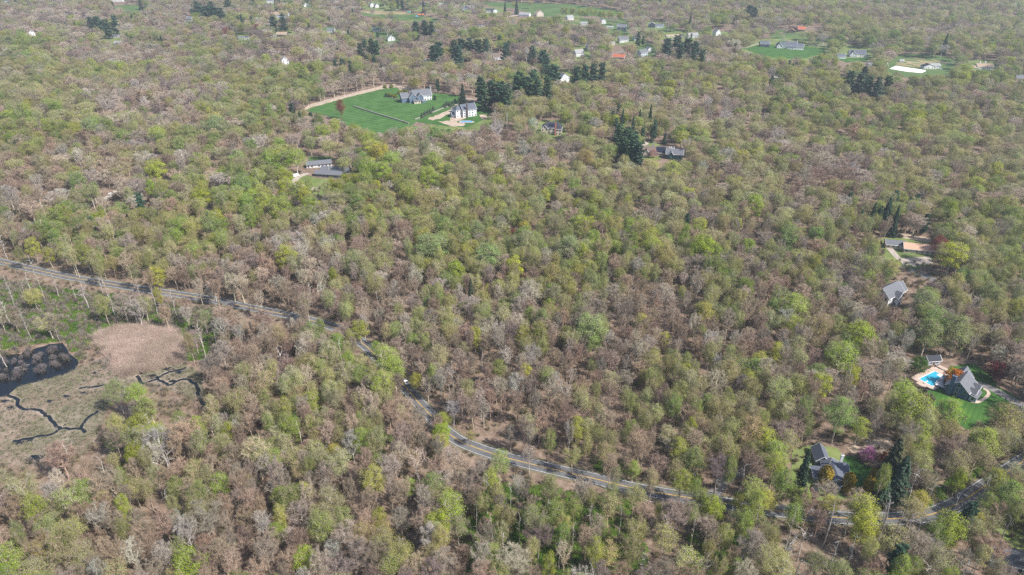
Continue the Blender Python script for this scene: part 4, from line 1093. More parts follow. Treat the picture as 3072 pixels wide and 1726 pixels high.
def broadleaf(seed, H=20.0, Rw=5.0, base=0.32, form='dome', twigs=3, leaf=0, leafsize=0.4, shell=0.0, twigw=0.075, limbs=9, sub=9):
    """a deciduous tree: trunk and limbs as tubes, then branches, twigs and (leaf>0) young leaves. Returns trunk, branches, foliage arrays"""
    T, B, L = PB(seed), PB(seed + 1), PB(seed + 2)
    r = T.r
    lean = r.normal(0, 0.035, 2)
    top = H * (0.80 if form != 'tall' else 0.9)
    zs = np.linspace(0, top, 8)
    tr = np.stack([lean[0] * zs + np.cumsum(r.normal(0, .10, 8)), lean[1] * zs + np.cumsum(r.normal(0, .10, 8)), zs], 1)
    tr[0, :2] = 0
    R0 = 0.014 * H + 0.04
    T.tube(tr, np.linspace(R0, 0.07, 8) ** 1.0, 6)
    tips = []
    def env(z):          # crown half-width at height fraction
        t = np.clip((z / H - base) / (1 - base), 0, 1)
        if form == 'dome':
            return Rw * np.sqrt(np.clip(1 - (np.maximum(t - .38, 0) / .62) ** 2, 0, 1)) * (0.55 + 0.45 * np.minimum(t / .38, 1))
        if form == 'vase':
            return Rw * (0.25 + 0.75 * np.minimum(t / .62, 1)) * np.sqrt(np.clip(1 - (np.maximum(t - .6, 0) / .42) ** 2, 0, 1))
        if form == 'tall':
            return Rw * np.sin(np.clip(t * .92 + .08, 0, 1) * math.pi) ** .6
        return Rw * np.sqrt(np.clip(1 - ((t - .5) / .5) ** 2, 0, 1))
    az0 = r.uniform(0, 6.28)
    Bp, Bd = [], []
    for i in range(limbs + 3):
        f = (i + .5) / (limbs + 3)
        z0 = H * (base * .85 + (0.80 - base) * f)
        if z0 > top: z0 = top * .98
        az = az0 + i * 2.399 + r.normal(0, .25)
        k = np.searchsorted(zs, z0); k = min(max(k, 1), 7)
        u = (z0 - zs[k - 1]) / (zs[k] - zs[k - 1])
        p0 = tr[k - 1] * (1 - u) + tr[k] * u
        zend = min(H * .99, z0 + H * r.uniform(.10, .24) + (H - z0) * .25)
        rr = max(env(zend) * r.uniform(.78, 1.0), .8)
        p3 = np.array([p0[0] * .4 + rr * math.cos(az), p0[1] * .4 + rr * math.sin(az), zend])
        p1 = p0 + (p3 - p0) * .35 + np.array([0, 0, -.02 * H + r.normal(0, .2)]) + r.normal(0, .25, 3)
        p2 = p0 + (p3 - p0) * .7 + np.array([0, 0, .02 * H]) + r.normal(0, .3, 3)
        pts = np.stack([p0, p1, p2, p3])
        rl = R0 * (.50 - .22 * f)
        T.tube(pts, [rl, rl * .75, rl * .5, rl * .22], 4)
        # branches
        for j in range(sub):
            t = r.uniform(.18, 1.0)
            seg = min(int(t * 3), 2); w = t * 3 - seg
            q = pts[seg] * (1 - w) + pts[seg + 1] * w
            d = unit(pts[seg + 1] - pts[seg])
            d = unit(d * .55 + r.normal(0, .62, 3) + np.array([0, 0, .32]))
            ln = H * r.uniform(.09, .18) * (1.15 - .3 * t)
            e = q + d * ln
            rho = math.hypot(e[0], e[1]); lim = float(env(e[2])) + .4
            if rho > lim:
                e[:2] *= lim / rho
            if e[2] > H: e[2] = H - r.uniform(0, .6)
            m = (q + e) / 2 + r.normal(0, .12, 3)
            B.tube(np.stack([q, m, e]), [rl * .30 + .02, rl * .2 + .015, .02], 3)
            for _ in range(7):
                s = r.uniform(.15, 1.0)
                Bp.append(q + (e - q) * s); Bd.append(unit(e - q))
    Bp, Bd = np.array(Bp), np.array(Bd)
    rep = np.repeat(np.arange(len(Bp)), twigs)
    tp, td = Bp[rep], unit(Bd[rep] * .5 + r.normal(0, .6, (len(rep), 3)) + np.array([0, 0, .25]))
    tl = r.uniform(.6, 1.55, (len(rep), 1)) * H / 20
    B.slivers(tp, td * tl, r.uniform(.7, 1.3, len(rep)) * twigw)
    ends = tp + td * tl
    c = np.array([0, 0, H * (base + .45 * (1 - base))])
    if leaf:
        pick = r.choice(len(ends), leaf, replace=leaf > len(ends))
        P = ends[pick] + r.normal(0, .30, (leaf, 3))
        out = unit(P - c)
        L.leaves(P, out * .8 + np.array([0, 0, .45]) + r.normal(0, .38, (leaf, 3)), r.uniform(.65, 1.35, leaf) * leafsize)
    if shell:
        # lobed outer layer: clumps of leaves round the outside of the crown
        nl = 15
        lob = []
        for i in range(nl):
            t = 1 - (i + .5) / nl
            zz = H * (base + .10 + (0.84 - base) * t)
            ee = float(env(zz)) * r.uniform(.5, .82)
            a = i * 2.399 + r.normal(0, .3)
            lob.append((ee * math.cos(a), ee * math.sin(a), zz, Rw * r.uniform(.28, .46)))
        n = int(shell)
        li = r.integers(0, nl, n)
        lob = np.array(lob)
        dirs = unit(r.normal(size=(n, 3)) + np.array([0, 0, .35]))
        P = lob[li, :3] + dirs * lob[li, 3:4] * r.uniform(.72, 1.04, (n, 1)) * np.array([1, 1, .8])
        L.leaves(P, dirs + r.normal(0, .33, (n, 3)) + np.array([0, 0, .25]), r.uniform(.6, 1.35, n) * leafsize)
    return T.arrays(), B.arrays(), L.arrays()


def pine(seed, H=24.0, Rw=5.0):
    T, B, L = PB(seed), PB(seed + 1), PB(seed + 2)
    r = T.r
    zs = np.linspace(0, H * .97, 7)
    tr = np.stack([np.cumsum(r.normal(0, .08, 7)), np.cumsum(r.normal(0, .08, 7)), zs], 1); tr[0, :2] = 0
    T.tube(tr, np.linspace(.38, .05, 7), 6)
    P, D = [], []
    z = H * .16
    while z < H * .98:
        t = (z / H - .16) / .84
        n = int(r.integers(4, 6)); a0 = r.uniform(0, 6.28)
        for k in range(n):
            a = a0 + k * 6.283 / n + r.normal(0, .2)
            ln = Rw * (1.03 - t) ** .40 * r.uniform(.45, 1.12) * (.7 if t < .12 else 1)
            d = np.array([math.cos(a), math.sin(a), .12 + .35 * t])
            p0 = np.array([tr[-1, 0] * t * .5, tr[-1, 1] * t * .5, z])
            e = p0 + d * ln
            B.tube(np.stack([p0, (p0 + e) / 2 + np.array([0, 0, -.15]), e]), [.07, .05, .02], 3)
            m = int(16 + ln * 15)
            s = r.uniform(.25, 1.0, m)
            w = (0.10 + .34 * s) * ln * .55
            side = np.array([-math.sin(a), math.cos(a), 0])
            q = p0 + np.outer(s, d * ln) + np.outer(r.uniform(-1, 1, m) * w, side) + np.stack([np.zeros(m), np.zeros(m), r.normal(.1, .12, m)], 1)
            P.append(q); D.append(np.tile(d, (m, 1)))
        z += H * r.uniform(.045, .065)
    P = np.concatenate(P); D = np.concatenate(D)
    L.leaves(P, np.array([0, 0, 1.0]) + D * .3 + r.normal(0, .5, P.shape), r.uniform(.75, 1.5, len(P)))
    return T.arrays(), B.arrays(), L.arrays()


def spruce(seed, H=22.0, Rw=3.6, droop=.25, base=.04):
    T, B, L = PB(seed), PB(seed + 1), PB(seed + 2)
    r = T.r
    T.tube([(0, 0, 0), (0, 0, H * .5), (0, 0, H * .97)], [.36, .2, .03], 6)
    P, D = [], []
    z = H * base + .4
    while z < H * .985:
        t = z / H
        n = 7 if t < .7 else 5
        a0 = r.uniform(0, 6.28)
        for k in range(n):
            a = a0 + k * 6.283 / n + r.normal(0, .18)
            ln = (Rw * (1 - t) ** .85 + .25) * r.uniform(.75, 1.12)
            d = np.array([math.cos(a), math.sin(a), -droop + .45 * t])
            p0 = np.array([0, 0, z]); e = p0 + d * ln
            B.tube(np.stack([p0, (p0 + e) / 2, e]), [.05, .035, .015], 3)
            m = int(9 + ln * 9)
            s = r.uniform(.15, 1.03, m)
            side = np.array([-math.sin(a), math.cos(a), 0])
            q = p0 + np.outer(s, d * ln) + np.outer(r.uniform(-1, 1, m) * (.12 + .30 * s * ln * .5), side)
            q[:, 2] -= np.abs(r.normal(0, .14, m))
            P.append(q); D.append(np.tile(d, (m, 1)))
        z += H * .028
    P = np.concatenate(P); D = np.concatenate(D)
    L.leaves(P, D + np.array([0, 0, .7]) + r.normal(0, .45, P.shape), r.uniform(.4, .85, len(P)))
    return T.arrays(), B.arrays(), L.arrays()


def column(seed, H=8.0, Rw=1.7, form='column'):
    """dense clipped-looking evergreen: columnar or cone shaped"""
    T, L = PB(seed), PB(seed + 2)
    r = T.r
    T.tube([(0, 0, 0), (0, 0, H * .5), (0, 0, H * .9)], [.14, .1, .03], 5)
    n = 1500
    t = r.uniform(0.02, 1, n) ** .9
    if form == 'column':
        w = Rw * np.sqrt(np.clip(1 - (np.abs(t - .42) / .60) ** 2.6, 0, 1))
    else:
        w = Rw * np.clip(1 - t, 0, 1) ** .62 * np.minimum(t / .1 + .5, 1)
    a = r.uniform(0, 6.283, n)
    rr = w * r.uniform(.75, 1.05, n) * (1 + .10 * np.sin(a * 5 + t * 9))
    P = np.stack([rr * np.cos(a), rr * np.sin(a), t * H], 1)
    L.leaves(P, np.stack([np.cos(a), np.sin(a), np.full(n, .45)], 1) + r.normal(0, .4, (n, 3)), r.uniform(.28, .6, n) * (H / 8) ** .5)
    return T.arrays(), (np.zeros((0, 3)), []), L.arrays()


def snag(seed, H=17.0, limbs=5, small=14):
    """standing dead tree: pale bare trunk with a few broken crooked limbs"""
    T, B = PB(seed), PB(seed + 1)
    r = T.r
    zs = np.linspace(0, H, 8)
    tr = np.stack([np.cumsum(r.normal(0, .22, 8)), np.cumsum(r.normal(0, .22, 8)), zs], 1); tr[0, :2] = 0
    T.tube(tr, np.linspace(.30, .07, 8), 6)
    for i in range(limbs):
        z0 = H * r.uniform(.35, .92); k = min(max(np.searchsorted(zs, z0), 1), 7)
        p0 = tr[k]
        a = r.uniform(0, 6.28); ln = H * r.uniform(.10, .27)
        p = [p0]; d = np.array([math.cos(a), math.sin(a), r.uniform(.2, 1.0)])
        for _ in range(4):
            d = unit(d + r.normal(0, .35, 3)); p.append(p[-1] + d * ln / 4)
        T.tube(np.array(p), [.12, .10, .075, .05, .02], 4)
        for _ in range(small // limbs + 1):
            q = p[int(r.integers(1, 5))]
            e = q + unit(r.normal(0, 1, 3) + np.array([0, 0, .4])) * r.uniform(.7, 2.2)
            B.tube(np.stack([q, (q + e) / 2 + r.normal(0, .12, 3), e]), [.05, .035, .012], 3)
    return T.arrays(), B.arrays(), (np.zeros((0, 3)), [])


def shrub(seed, H=2.2, Rw=1.6, leaf=260, twigs=150, leafsize=.26):
    B, L = PB(seed), PB(seed + 2)
    r = B.r
    a = r.uniform(0, 6.283, twigs); el = r.uniform(.5, 1.5, twigs)
    D = np.stack([np.cos(a) * np.cos(el) * Rw, np.sin(a) * np.cos(el) * Rw, np.sin(el) * H], 1)
    st = r.uniform(0, .45, (twigs, 1))
    B.slivers(D * st, D * r.uniform(.5, 1.0, (twigs, 1)) * (1 - st), r.uniform(.04, .085, twigs))
    if leaf:
        d = unit(r.normal(size=(leaf, 3))); d[:, 2] = np.abs(d[:, 2])
        P = d * np.array([Rw, Rw, H]) * r.uniform(.55, 1.0, (leaf, 1)) ** .6 * (1 + .2 * np.sin(d[:, 0:1] * 5 + seed))
        L.leaves(P, d + r.normal(0, .4, (leaf, 3)) + np.array([0, 0, .4]), r.uniform(.6, 1.4, leaf) * leafsize)
    return B.arrays(), L.arrays()


def reeds(seed, n=260, H=3.2, spread=2.2):
    B = PB(seed); r = B.r
    P = np.stack([r.normal(0, spread * .5, n), r.normal(0, spread * .5, n), np.zeros(n)], 1)
    bend = r.normal(0, .28, 2)
    D = np.stack([r.normal(bend[0], .25, n), r.normal(bend[1], .25, n), np.ones(n)], 1) * H * r.uniform(.6, 1.1, (n, 1))
    B.slivers(P, D, r.uniform(.03, .06, n))
    return B.arrays()


KINDS = {}     # kind -> list of dict(trunk mesh, crown mesh, joined mesh, height, radius)


def add_kind(kind, gen, crown_mats, leafmat='leaf'):
    T, B, L = gen[0]
    H, Rw = gen[1], gen[2]
    trunk = shape([(T, 'bark')], kind + '_trunk')
    cp = [(B, 'twig')] if len(B[0]) else []
    if len(L[0]):
        cp.append((L, leafmat))
    crown = shape(cp, kind + '_crown')
    both = shape([(T, 'bark')] + cp, kind + '_whole')
    po = bpy.data.objects.new(kind + '_shape', both)      # only a source of shape for the distant woods; never linked
    KINDS.setdefault(kind, []).append(dict(trunk=trunk, crown=crown, po=po, H=H, R=Rw))


for s in range(7):
    H, Rw = [(20, 4.8), (21, 5.4), (19, 4.6), (22, 4.4), (20, 5.8), (18, 5.0), (21, 5.0)][s]
    add_kind('bare_tree', (broadleaf(100 + 10 * s, H, Rw, [.34, .30, .42, .36, .28, .38, .33][s], ['vase', 'dome', 'vase', 'tall', 'dome', 'ovoid', 'vase'][s], twigs=[14, 12, 7, 12, 14, 6, 9][s], twigw=.038, sub=10), H, Rw), None)
for s in range(7):
    H, Rw = [(19, 6.2), (20, 5.6), (18, 6.6), (20, 5.0), (19, 5.8), (21, 5.4), (18, 6.0)][s]
    add_kind('budding_tree', (broadleaf(300 + 10 * s, H, Rw, [.36, .34, .40, .32, .38, .36, .34][s], ['dome', 'dome', 'dome', 'ovoid', 'dome', 'vase', 'dome'][s], twigs=5, twigw=.05, leaf=[3400, 2600, 3400, 2200, 3000, 2400, 3400][s], leafsize=.24, shell=[4600, 1300, 4600, 600, 3000, 900, 4000][s]), H, Rw), None)
for s in range(7):
    H, Rw = [(18, 5.2), (20, 5.6), (17, 4.8), (21, 4.6), (18, 5.8), (20, 5.0), (16, 4.6)][s]
    add_kind('leafy_tree', (broadleaf(500 + 10 * s, H, Rw, [.28, .30, .22, .26, .30, .24, .2][s], ['dome', 'ovoid', 'dome', 'tall', 'dome', 'ovoid', 'ovoid'][s], twigs=[3, 5, 3, 6, 4, 3, 5][s], twigw=.045, leaf=[2600, 3000, 2600, 3600, 3000, 2400, 3000][s], leafsize=.28, shell=[6800, 2200, 5200, 1200, 3000, 6000, 1800][s]), H, Rw), None)
for s in range(4):
    H, Rw = [(24, 5.2), (22, 4.6), (25, 5.6), (20, 4.4)][s]
    add_kind('pine_tree', (pine(700 + 10 * s, H, Rw), H, Rw), None, 'needle')
for s in range(4):
    H, Rw = [(22, 3.6), (24, 3.8), (18, 3.2), (21, 4.4)][s]
    add_kind('spruce_tree', (spruce(800 + 10 * s, H, Rw, [.22, .4, .15, .5][s]), H, Rw), None, 'needle')
for s in range(6):
    H = [17, 14, 19, 12, 16, 20][s]
    add_kind('dead_tree', (snag(900 + 10 * s, H, [5, 4, 7, 3, 9, 4][s], [14, 8, 24, 6, 40, 10][s]), H, H * .22), None)
for s in range(2):
    add_kind('columnar_evergreen', (column(960 + s, 8.0, 1.8, 'column'), 8.0, 1.8), None, 'needle')
for s in range(2):
    add_kind('cone_evergreen', (column(970 + s, 6.0, 2.2, 'cone'), 6.0, 2.2), None, 'needle')
for s in range(3):
    H, Rw = [(7, 3.4), (8, 3.6), (6.5, 3.2)][s]
    add_kind('ornamental_tree', (broadleaf(980 + 10 * s, H, Rw, .12, 'dome', twigs=2, leaf=900, leafsize=.30, shell=1500, twigw=.05, limbs=7, sub=7), H, Rw), None)


def simple_shape(arrs, name):
    po = bpy.data.objects.new(name, shape(arrs, name))
    return po


SHRUB_GREEN = [simple_shape([(b, 'twig'), (l, 'leaf')], 'green_shrub_shape') for b, l in [shrub(40 + i, 1.7, 1.7, 330, 60) for i in range(3)]]
SHRUB_BROWN = [simple_shape([(b, 'twig'), (l, 'leaf')], 'brown_shrub_shape') for b, l in [shrub(60 + i, 2.8, 1.9, 90, 260, .2) for i in range(3)]]
REED = [simple_shape([(reeds(80 + i), 'reed')], 'reed_shape') for i in range(4)]
TUSSOCK = [simple_shape([(reeds(90 + i, 80, 1.0, 1.3), 'reed')], 'tussock_shape') for i in range(3)]


def scatter(name, label, category, protos, pos, rz, scl, idx, tint, bark):
    """one object made of many alike plants that nobody could count"""
    n = len(pos)
    me = bpy.data.meshes.new(name)
    me.vertices.add(n)
    me.vertices.foreach_set('co', np.asarray(pos, np.float32).ravel())
    def attr(nm, typ, data, key):
        a = me.attributes.new(nm, typ, 'POINT'); a.data.foreach_set(key, np.asarray(data).ravel())
    rot = np.zeros((n, 3), np.float32); rot[:, 2] = rz
    attr('rot', 'FLOAT_VECTOR', rot, 'vector')
    attr('scl', 'FLOAT_VECTOR', np.asarray(scl, np.float32), 'vector')
    attr('idx', 'INT', np.asarray(idx, np.int32), 'value')
    c4 = lambda c: np.concatenate([np.asarray(c, np.float32), np.ones((n, 1), np.float32)], 1)
    attr('tint', 'FLOAT_COLOR', c4(tint), 'color')
    attr('bark', 'FLOAT_COLOR', c4(bark), 'color')
    attr('wood', 'FLOAT_COLOR', c4(np.asarray(bark, np.float32) * np.array([1.25, 1.28, 1.3])), 'color')
    for m in protos[0].data.materials:
        me.materials.append(m)
    o = link(name, me, label=label, category=category, kind='stuff')
    ng = bpy.data.node_groups.new(name, 'GeometryNodeTree')
    ng.interface.new_socket('Geometry', in_out='INPUT', socket_type='NodeSocketGeometry')
    ng.interface.new_socket('Geometry', in_out='OUTPUT', socket_type='NodeSocketGeometry')
    gi, go = ng.nodes.new('NodeGroupInput'), ng.nodes.new('NodeGroupOutput')
    jn = ng.nodes.new('GeometryNodeJoinGeometry')
    for p in reversed(protos):
        oi = ng.nodes.new('GeometryNodeObjectInfo'); oi.inputs['Object'].default_value = p; oi.inputs['As Instance'].default_value = False
        g2 = ng.nodes.new('GeometryNodeGeometryToInstance')
        ng.links.new(oi.outputs['Geometry'], g2.inputs[0]); ng.links.new(g2.outputs[0], jn.inputs[0])
    m2p = ng.nodes.new('GeometryNodeMeshToPoints')
    ng.links.new(gi.outputs[0], m2p.inputs[0])
    ip = ng.nodes.new('GeometryNodeInstanceOnPoints'); ip.inputs['Pick Instance'].default_value = True
    ng.links.new(m2p.outputs[0], ip.inputs['Points']); ng.links.new(jn.outputs[0], ip.inputs['Instance'])
    for nm, typ, sock in (('idx', 'INT', 'Instance Index'), ('rot', 'FLOAT_VECTOR', 'Rotation'), ('scl', 'FLOAT_VECTOR', 'Scale')):
        na = ng.nodes.new('GeometryNodeInputNamedAttribute'); na.data_type = typ; na.inputs['Name'].default_value = nm
        src = na.outputs['Attribute']
        if nm == 'rot':
            er = ng.nodes.new('FunctionNodeEulerToRotation'); ng.links.new(src, er.inputs[0]); src = er.outputs[0]
        ng.links.new(src, ip.inputs[sock])
    ng.links.new(ip.outputs[0], go.inputs[0])
    md = o.modifiers.new('plants', 'NODES'); md.node_group = ng
    return o

# ------------------------------------------------------------------ where the trees stand
# character of the woods, read off the photograph in squares of 96 photo pixels:
# g grey leafless  b sparse brown leafless over litter  k denser brown leafless  o olive opening crowns  m olive and green
# l fresh green  c evergreens among others  r reddish buds  w open swamp with dead trees  s open marsh
WOODS = [
    "gggggggcgcgggggmmmggggmooooooooo",
    "mmggggmgrgggrgccrgggccgommlloomm",
    "oooogggomlggkgkcccogloomcmmmlmmm",
    "ooogggmmmgggmookooocoogommmommoo",
    "mkkggllmlgglmmmkkookcoomomoommoo",
    "kkmggkmmllmlmlmmomommooookkookko",
    "gkmkgkmllmmllmooogmmogmmomccgomo",
    "kmgggmmkmkkmkllomommommgmkbbmmom",
    "wwkkmkkmkgmmklmkogmbbgmgkmgmmomo",
    "wwwwwbkkgbkbbmgkgmggbblmmkgmlmmm",
    "wwwwwwwbkklbbkkglmgbkbgkmllmmmkm",
    "wsssswwkmmlmkbbbbbbbmmmlkllmmmmm",
    "ssswlwbkllmkbbbbbbbbbbmmlkklmmmk",
    "sssbmbbmklklkbbbbbbbbbmmgmllmkmk",
    "wbbbbbbbkmmkkmbbbbbbbmmblmcckkmm",
    "kbgbbblbbklmmgmlgmgkbmllmmlmmmmm",
    "bbbbbbbbmklkmllmgmgmmmggmkllmlgm",
    "lmgbmmkblmgmmlblgmlmgmbmkmmkgmmm",
]
MIX = {   # probabilities: bare, budding, leafy, pine, spruce, dead ; spacing factor
    'g': (.60, .29, .08, .008, .004, .01, 1.0), 'b': (.62, .29, .05, .0, .0, .04, .96), 'k': (.48, .42, .07, .0, .0, .03, 1.0),
    'o': (.24, .66, .095, .0, .0, .005, 1.0), 'm': (.24, .45, .30, .0, .002, .008, 1.0), 'l': (.12, .27, .60, .002, .0, .008, 1.0),
    'c': (.36, .38, .14, .09, .03, .0, 1.0), 'r': (.66, .25, .07, .01, .0, .01, 1.0), 'w': (.55, .06, .04, .0, .0, .35, 2.1), 's': (.2, .0, .0, .0, .0, .1, 9.0)}
NEARMIX = {'l': (.36, .26, .33, .0, .0, .05, .98), 'm': (.44, .33, .18, .0, .0, .05, .98), 'k': (.62, .28, .05, .0, .0, .05, .96), 'b': (.72, .20, .03, .0, .0, .05, .93)}
ORDER = ['bare_tree', 'budding_tree', 'leafy_tree', 'pine_tree', 'spruce_tree', 'dead_tree']


def code_at(px, py):
    i = min(max(int(px // 96), 0), 31); j = min(max(int(py // 96), 0), 17)
    return WOODS[j][i]


FR = random.Random(4242)


HERE = [0.0, 0.0]


def stand(x, y, k):
    """slow wandering value 0..1: like trees grow near each other"""
    v = math.sin(x / 47.0 + k * 2.1 + 1.3 * math.sin(y / 71.0 + k)) + math.sin(y / 39.0 + k * 1.7 + 1.1 * math.sin(x / 83.0)) + .6 * math.sin((x - y) / 23.0 + k)
    return min(max(.5 + v * .24, 0.0), .999)


def pick(c, cols, v=.2):
    b = cols[int((stand(HERE[0], HERE[1], len(cols)) * .62 + FR.random() * .38) * len(cols)) % len(cols)]
    k = FR.uniform(1 - v, 1 + v)
    return tuple(max(.005, x * k * FR.uniform(.95, 1.05)) for x in b)


BARK_GREY = [(0.401, 0.335, 0.268), (0.339, 0.285, 0.231), (0.462, 0.392, 0.312), (0.37, 0.307, 0.262)]
BARK_BROWN = [(0.364, 0.275, 0.201), (0.411, 0.313, 0.234), (0.333, 0.25, 0.195), (0.444, 0.355, 0.275)]
BARK_RED = [(0.28, 0.213, 0.18), (0.248, 0.197, 0.18), (0.302, 0.263, 0.197)]
BARK_PALE = [(0.491, 0.44, 0.382), (0.45, 0.414, 0.363)]
OLIVE = [(0.332, 0.373, 0.1), (0.3, 0.354, 0.112), (0.364, 0.373, 0.112), (0.27, 0.336, 0.087), (0.348, 0.354, 0.131), (0.379, 0.401, 0.165), (0.317, 0.3, 0.125), (0.332, 0.393, 0.131)]
FRESH = [(0.273, 0.347, 0.051), (0.225, 0.314, 0.057), (0.321, 0.367, 0.044), (0.257, 0.307, 0.079), (0.209, 0.294, 0.072), (0.353, 0.361, 0.067), (0.289, 0.314, 0.09)]
PINE = [(0.078, 0.131, 0.072), (0.068, 0.123, 0.079), (0.085, 0.149, 0.079)]
SPRUCE = [(0.055, 0.087, 0.055), (0.063, 0.098, 0.066), (0.078, 0.095, 0.059)]
DEAD = [(.48, .44, .39), (.40, .37, .34), (.33, .30, .27)]


def colours(kind, code):
    if kind == 'bare_tree':
        u = FR.random()
        if code == 'r' and u < .6: b = pick(0, BARK_RED)
        elif code in 'bk': b = pick(0, BARK_BROWN if u < .68 else BARK_GREY if u < .92 else BARK_PALE)
        elif code in 'g': b = pick(0, BARK_GREY if u < .62 else BARK_BROWN if u < .86 else BARK_RED if u < .93 else BARK_PALE)
        else: b = pick(0, BARK_GREY if u < .50 else BARK_BROWN if u < .86 else BARK_PALE if u < .97 else BARK_RED)
        return b, b
    if kind == 'budding_tree':
        return pick(0, OLIVE, .28), pick(0, BARK_BROWN if FR.random() < .5 else BARK_GREY)
    if kind == 'leafy_tree':
        return pick(0, FRESH, .22), pick(0, BARK_GREY)
    if kind == 'pine_tree':
        return pick(0, PINE), (.14, .11, .09)
    if kind == 'spruce_tree':
        return pick(0, SPRUCE), (.13, .10, .08)
    if kind == 'dead_tree':
        return (.3, .3, .3), pick(0, DEAD)
    return (.1, .15, .05), (.15, .12, .1)


# parts of the picture that the trees leave open: photo-pixel outlines, chance that a crown in front is left out
CLEAR = []


def clear(poly, p=1.0):
    xs = [q[0] for q in poly]; ys = [q[1] for q in poly]
    CLEAR.append((poly, p, min(xs), max(xs), min(ys), max(ys)))


def rect(x0, y0, x1, y1):
    y1 -= .3 * (y1 - y0)
    return [(x0, y0), (x1, y0), (x1, y1), (x0, y1)]


clear(LAWN_ESTATE[:7] + [(1385, 290), (1470, 296), (1475, 345), (1440, 372), (1400, 385), (1310, 376), (1252, 378), (1200, 385), (1098, 388), (1030, 355), (985, 345)])
clear([(2230, 150), (2275, 134), (2285, 124), (2415, 124), (2425, 140), (2480, 142), (2470, 158), (2430, 176), (2300, 170)]); clear([(2510, 168), (2535, 145), (2605, 145), (2615, 175), (2600, 185), (2520, 184)])
clear([(2660, 210), (2680, 190), (2690, 172), (2760, 175), (2860, 180), (2850, 215), (2770, 225), (2700, 220)])
clear(rect(2915, 185, 2990, 215))
clear([(1440, 6), (1700, 12), (1860, 32), (1880, 45), (1800, 48), (1600, 40), (1500, 24)], .97)
clear([(1075, 34), (1230, 36), (1330, 58), (1300, 66), (1200, 60), (1090, 48)], .95)
clear([(340, 18), (420, 14), (440, 30), (400, 38)], .95)
clear(rect(1600, 34, 1650, 58)); clear(rect(1535, 40, 1590, 56)); clear(rect(1690, 46, 1735, 72)); clear(rect(1455, 28, 1505, 46))
clear(rect(1845, 72, 1880, 100)); clear(rect(1942, 68, 1995, 96)); clear(rect(1855, 112, 1895, 134)); clear(rect(1918, 140, 1958, 178)); clear(rect(1838, 160, 1875, 178))
clear(rect(1720, 145, 1762, 176)); clear(rect(1995, 98, 2060, 128)); clear(rect(2135, 88, 2190, 112)); clear(rect(2420, 80, 2462, 98)); clear(rect(2330, 98, 2400, 122), .8)
clear(rect(1678, 215, 1718, 252)); clear(rect(1625, 370, 1685, 408)); clear([(1935, 425), (2040, 445), (2045, 478), (1935, 480)])
clear(rect(88, 92, 112, 110)); clear(rect(322, 98, 356, 116)); clear(rect(825, 92, 870, 114)); clear(rect(715, 104, 745, 122)); clear(rect(975, 84, 1005, 100)); clear(rect(846, 175, 872, 196), .8)
clear(rect(1110, 6, 1142, 28)); clear(rect(795, 0, 825, 12)); clear(rect(910, 10, 930, 24)); clear(rect(1162, 106, 1192, 130)); clear(rect(1115, 84, 1142, 98)); clear(rect(340, 0, 375, 12))
clear([(905, 515), (925, 478), (980, 476), (1015, 500), (1012, 535), (960, 535), (925, 530)]); clear([(876, 515), (930, 518), (905, 545), (930, 560), (890, 562)], .9); clear([(838, 530), (880, 530), (880, 565), (845, 560)], .8)
clear([(2655, 860), (2745, 855), (2752, 900), (2690, 915), (2660, 925)])
clear([(2640, 725), (2780, 715), (2800, 740), (2790, 775), (2760, 780), (2650, 755)], .97); clear([(2700, 800), (2790, 820), (2850, 860), (2850, 880), (2740, 830)], .8)
clear([(2715, 1130), (2775, 1075), (2830, 1075), (2850, 1100), (2930, 1090), (2975, 1140), (3010, 1170), (3072, 1195), (3072, 1225), (3000, 1250), (2950, 1275), (2890, 1240), (2830, 1215), (2795, 1200), (2730, 1160)])
clear([(2425, 1345), (2490, 1335), (2560, 1365), (2615, 1395), (2640, 1425), (2600, 1475), (2545, 1420), (2525, 1465), (2480, 1470), (2430, 1440)])
clear(rect(2585, 1335, 2670, 1390)); clear([(2360, 1400), (2420, 1400), (2420, 1440), (2360, 1440)], .6)
clear(rect(325, 572, 350, 592)); clear(rect(65, 655, 105, 705), .7)
clear(POND, .97); clear([(295, 1010), (330, 990), (460, 990), (515, 1000), (545, 1045), (525, 1075), (460, 1100), (350, 1105)]); clear(MARSH, .95)
clear([(165, 882), (200, 872), (285, 905), (270, 935), (175, 925)], .9)
clear([(2980, 1630), (3072, 1650), (3072, 1700), (3040, 1690)], .8)
clear([(1490, 1350), (1560, 1300), (1400, 1275), (1370, 1295)], .45)
for _h in FAR:
    _x, _y = _h[0]; _s = FPX / project(*ground(_x, _y))[2]
    clear([(_x - _h[2] * .5 * _s, _y - (_h[4] + _h[5]) * _s), (_x + _h[2] * .5 * _s, _y - (_h[4] + _h[5]) * _s), (_x + _h[2] * .5 * _s, _y - _h[4] * .45 * _s), (_x - _h[2] * .5 * _s, _y - _h[4] * .45 * _s)], .85)
ROADPX = [project(p[0], p[1], hz(*p))[:2] for p in ROAD[::2]]


def road_gap(x, y):
    """how strictly the view of the road at photo column x is kept open"""
    if x < 1060: return .96 if x < 480 else .88
    if 1120 < x < 1175: return .25
    if 1300 < x < 1345: return .35
    if x < 1420: return .86
    if x < 2040: return .92
    if x < 2230: return .62
    if x < 2740: return .40
    return .75 if x < 2860 else .45


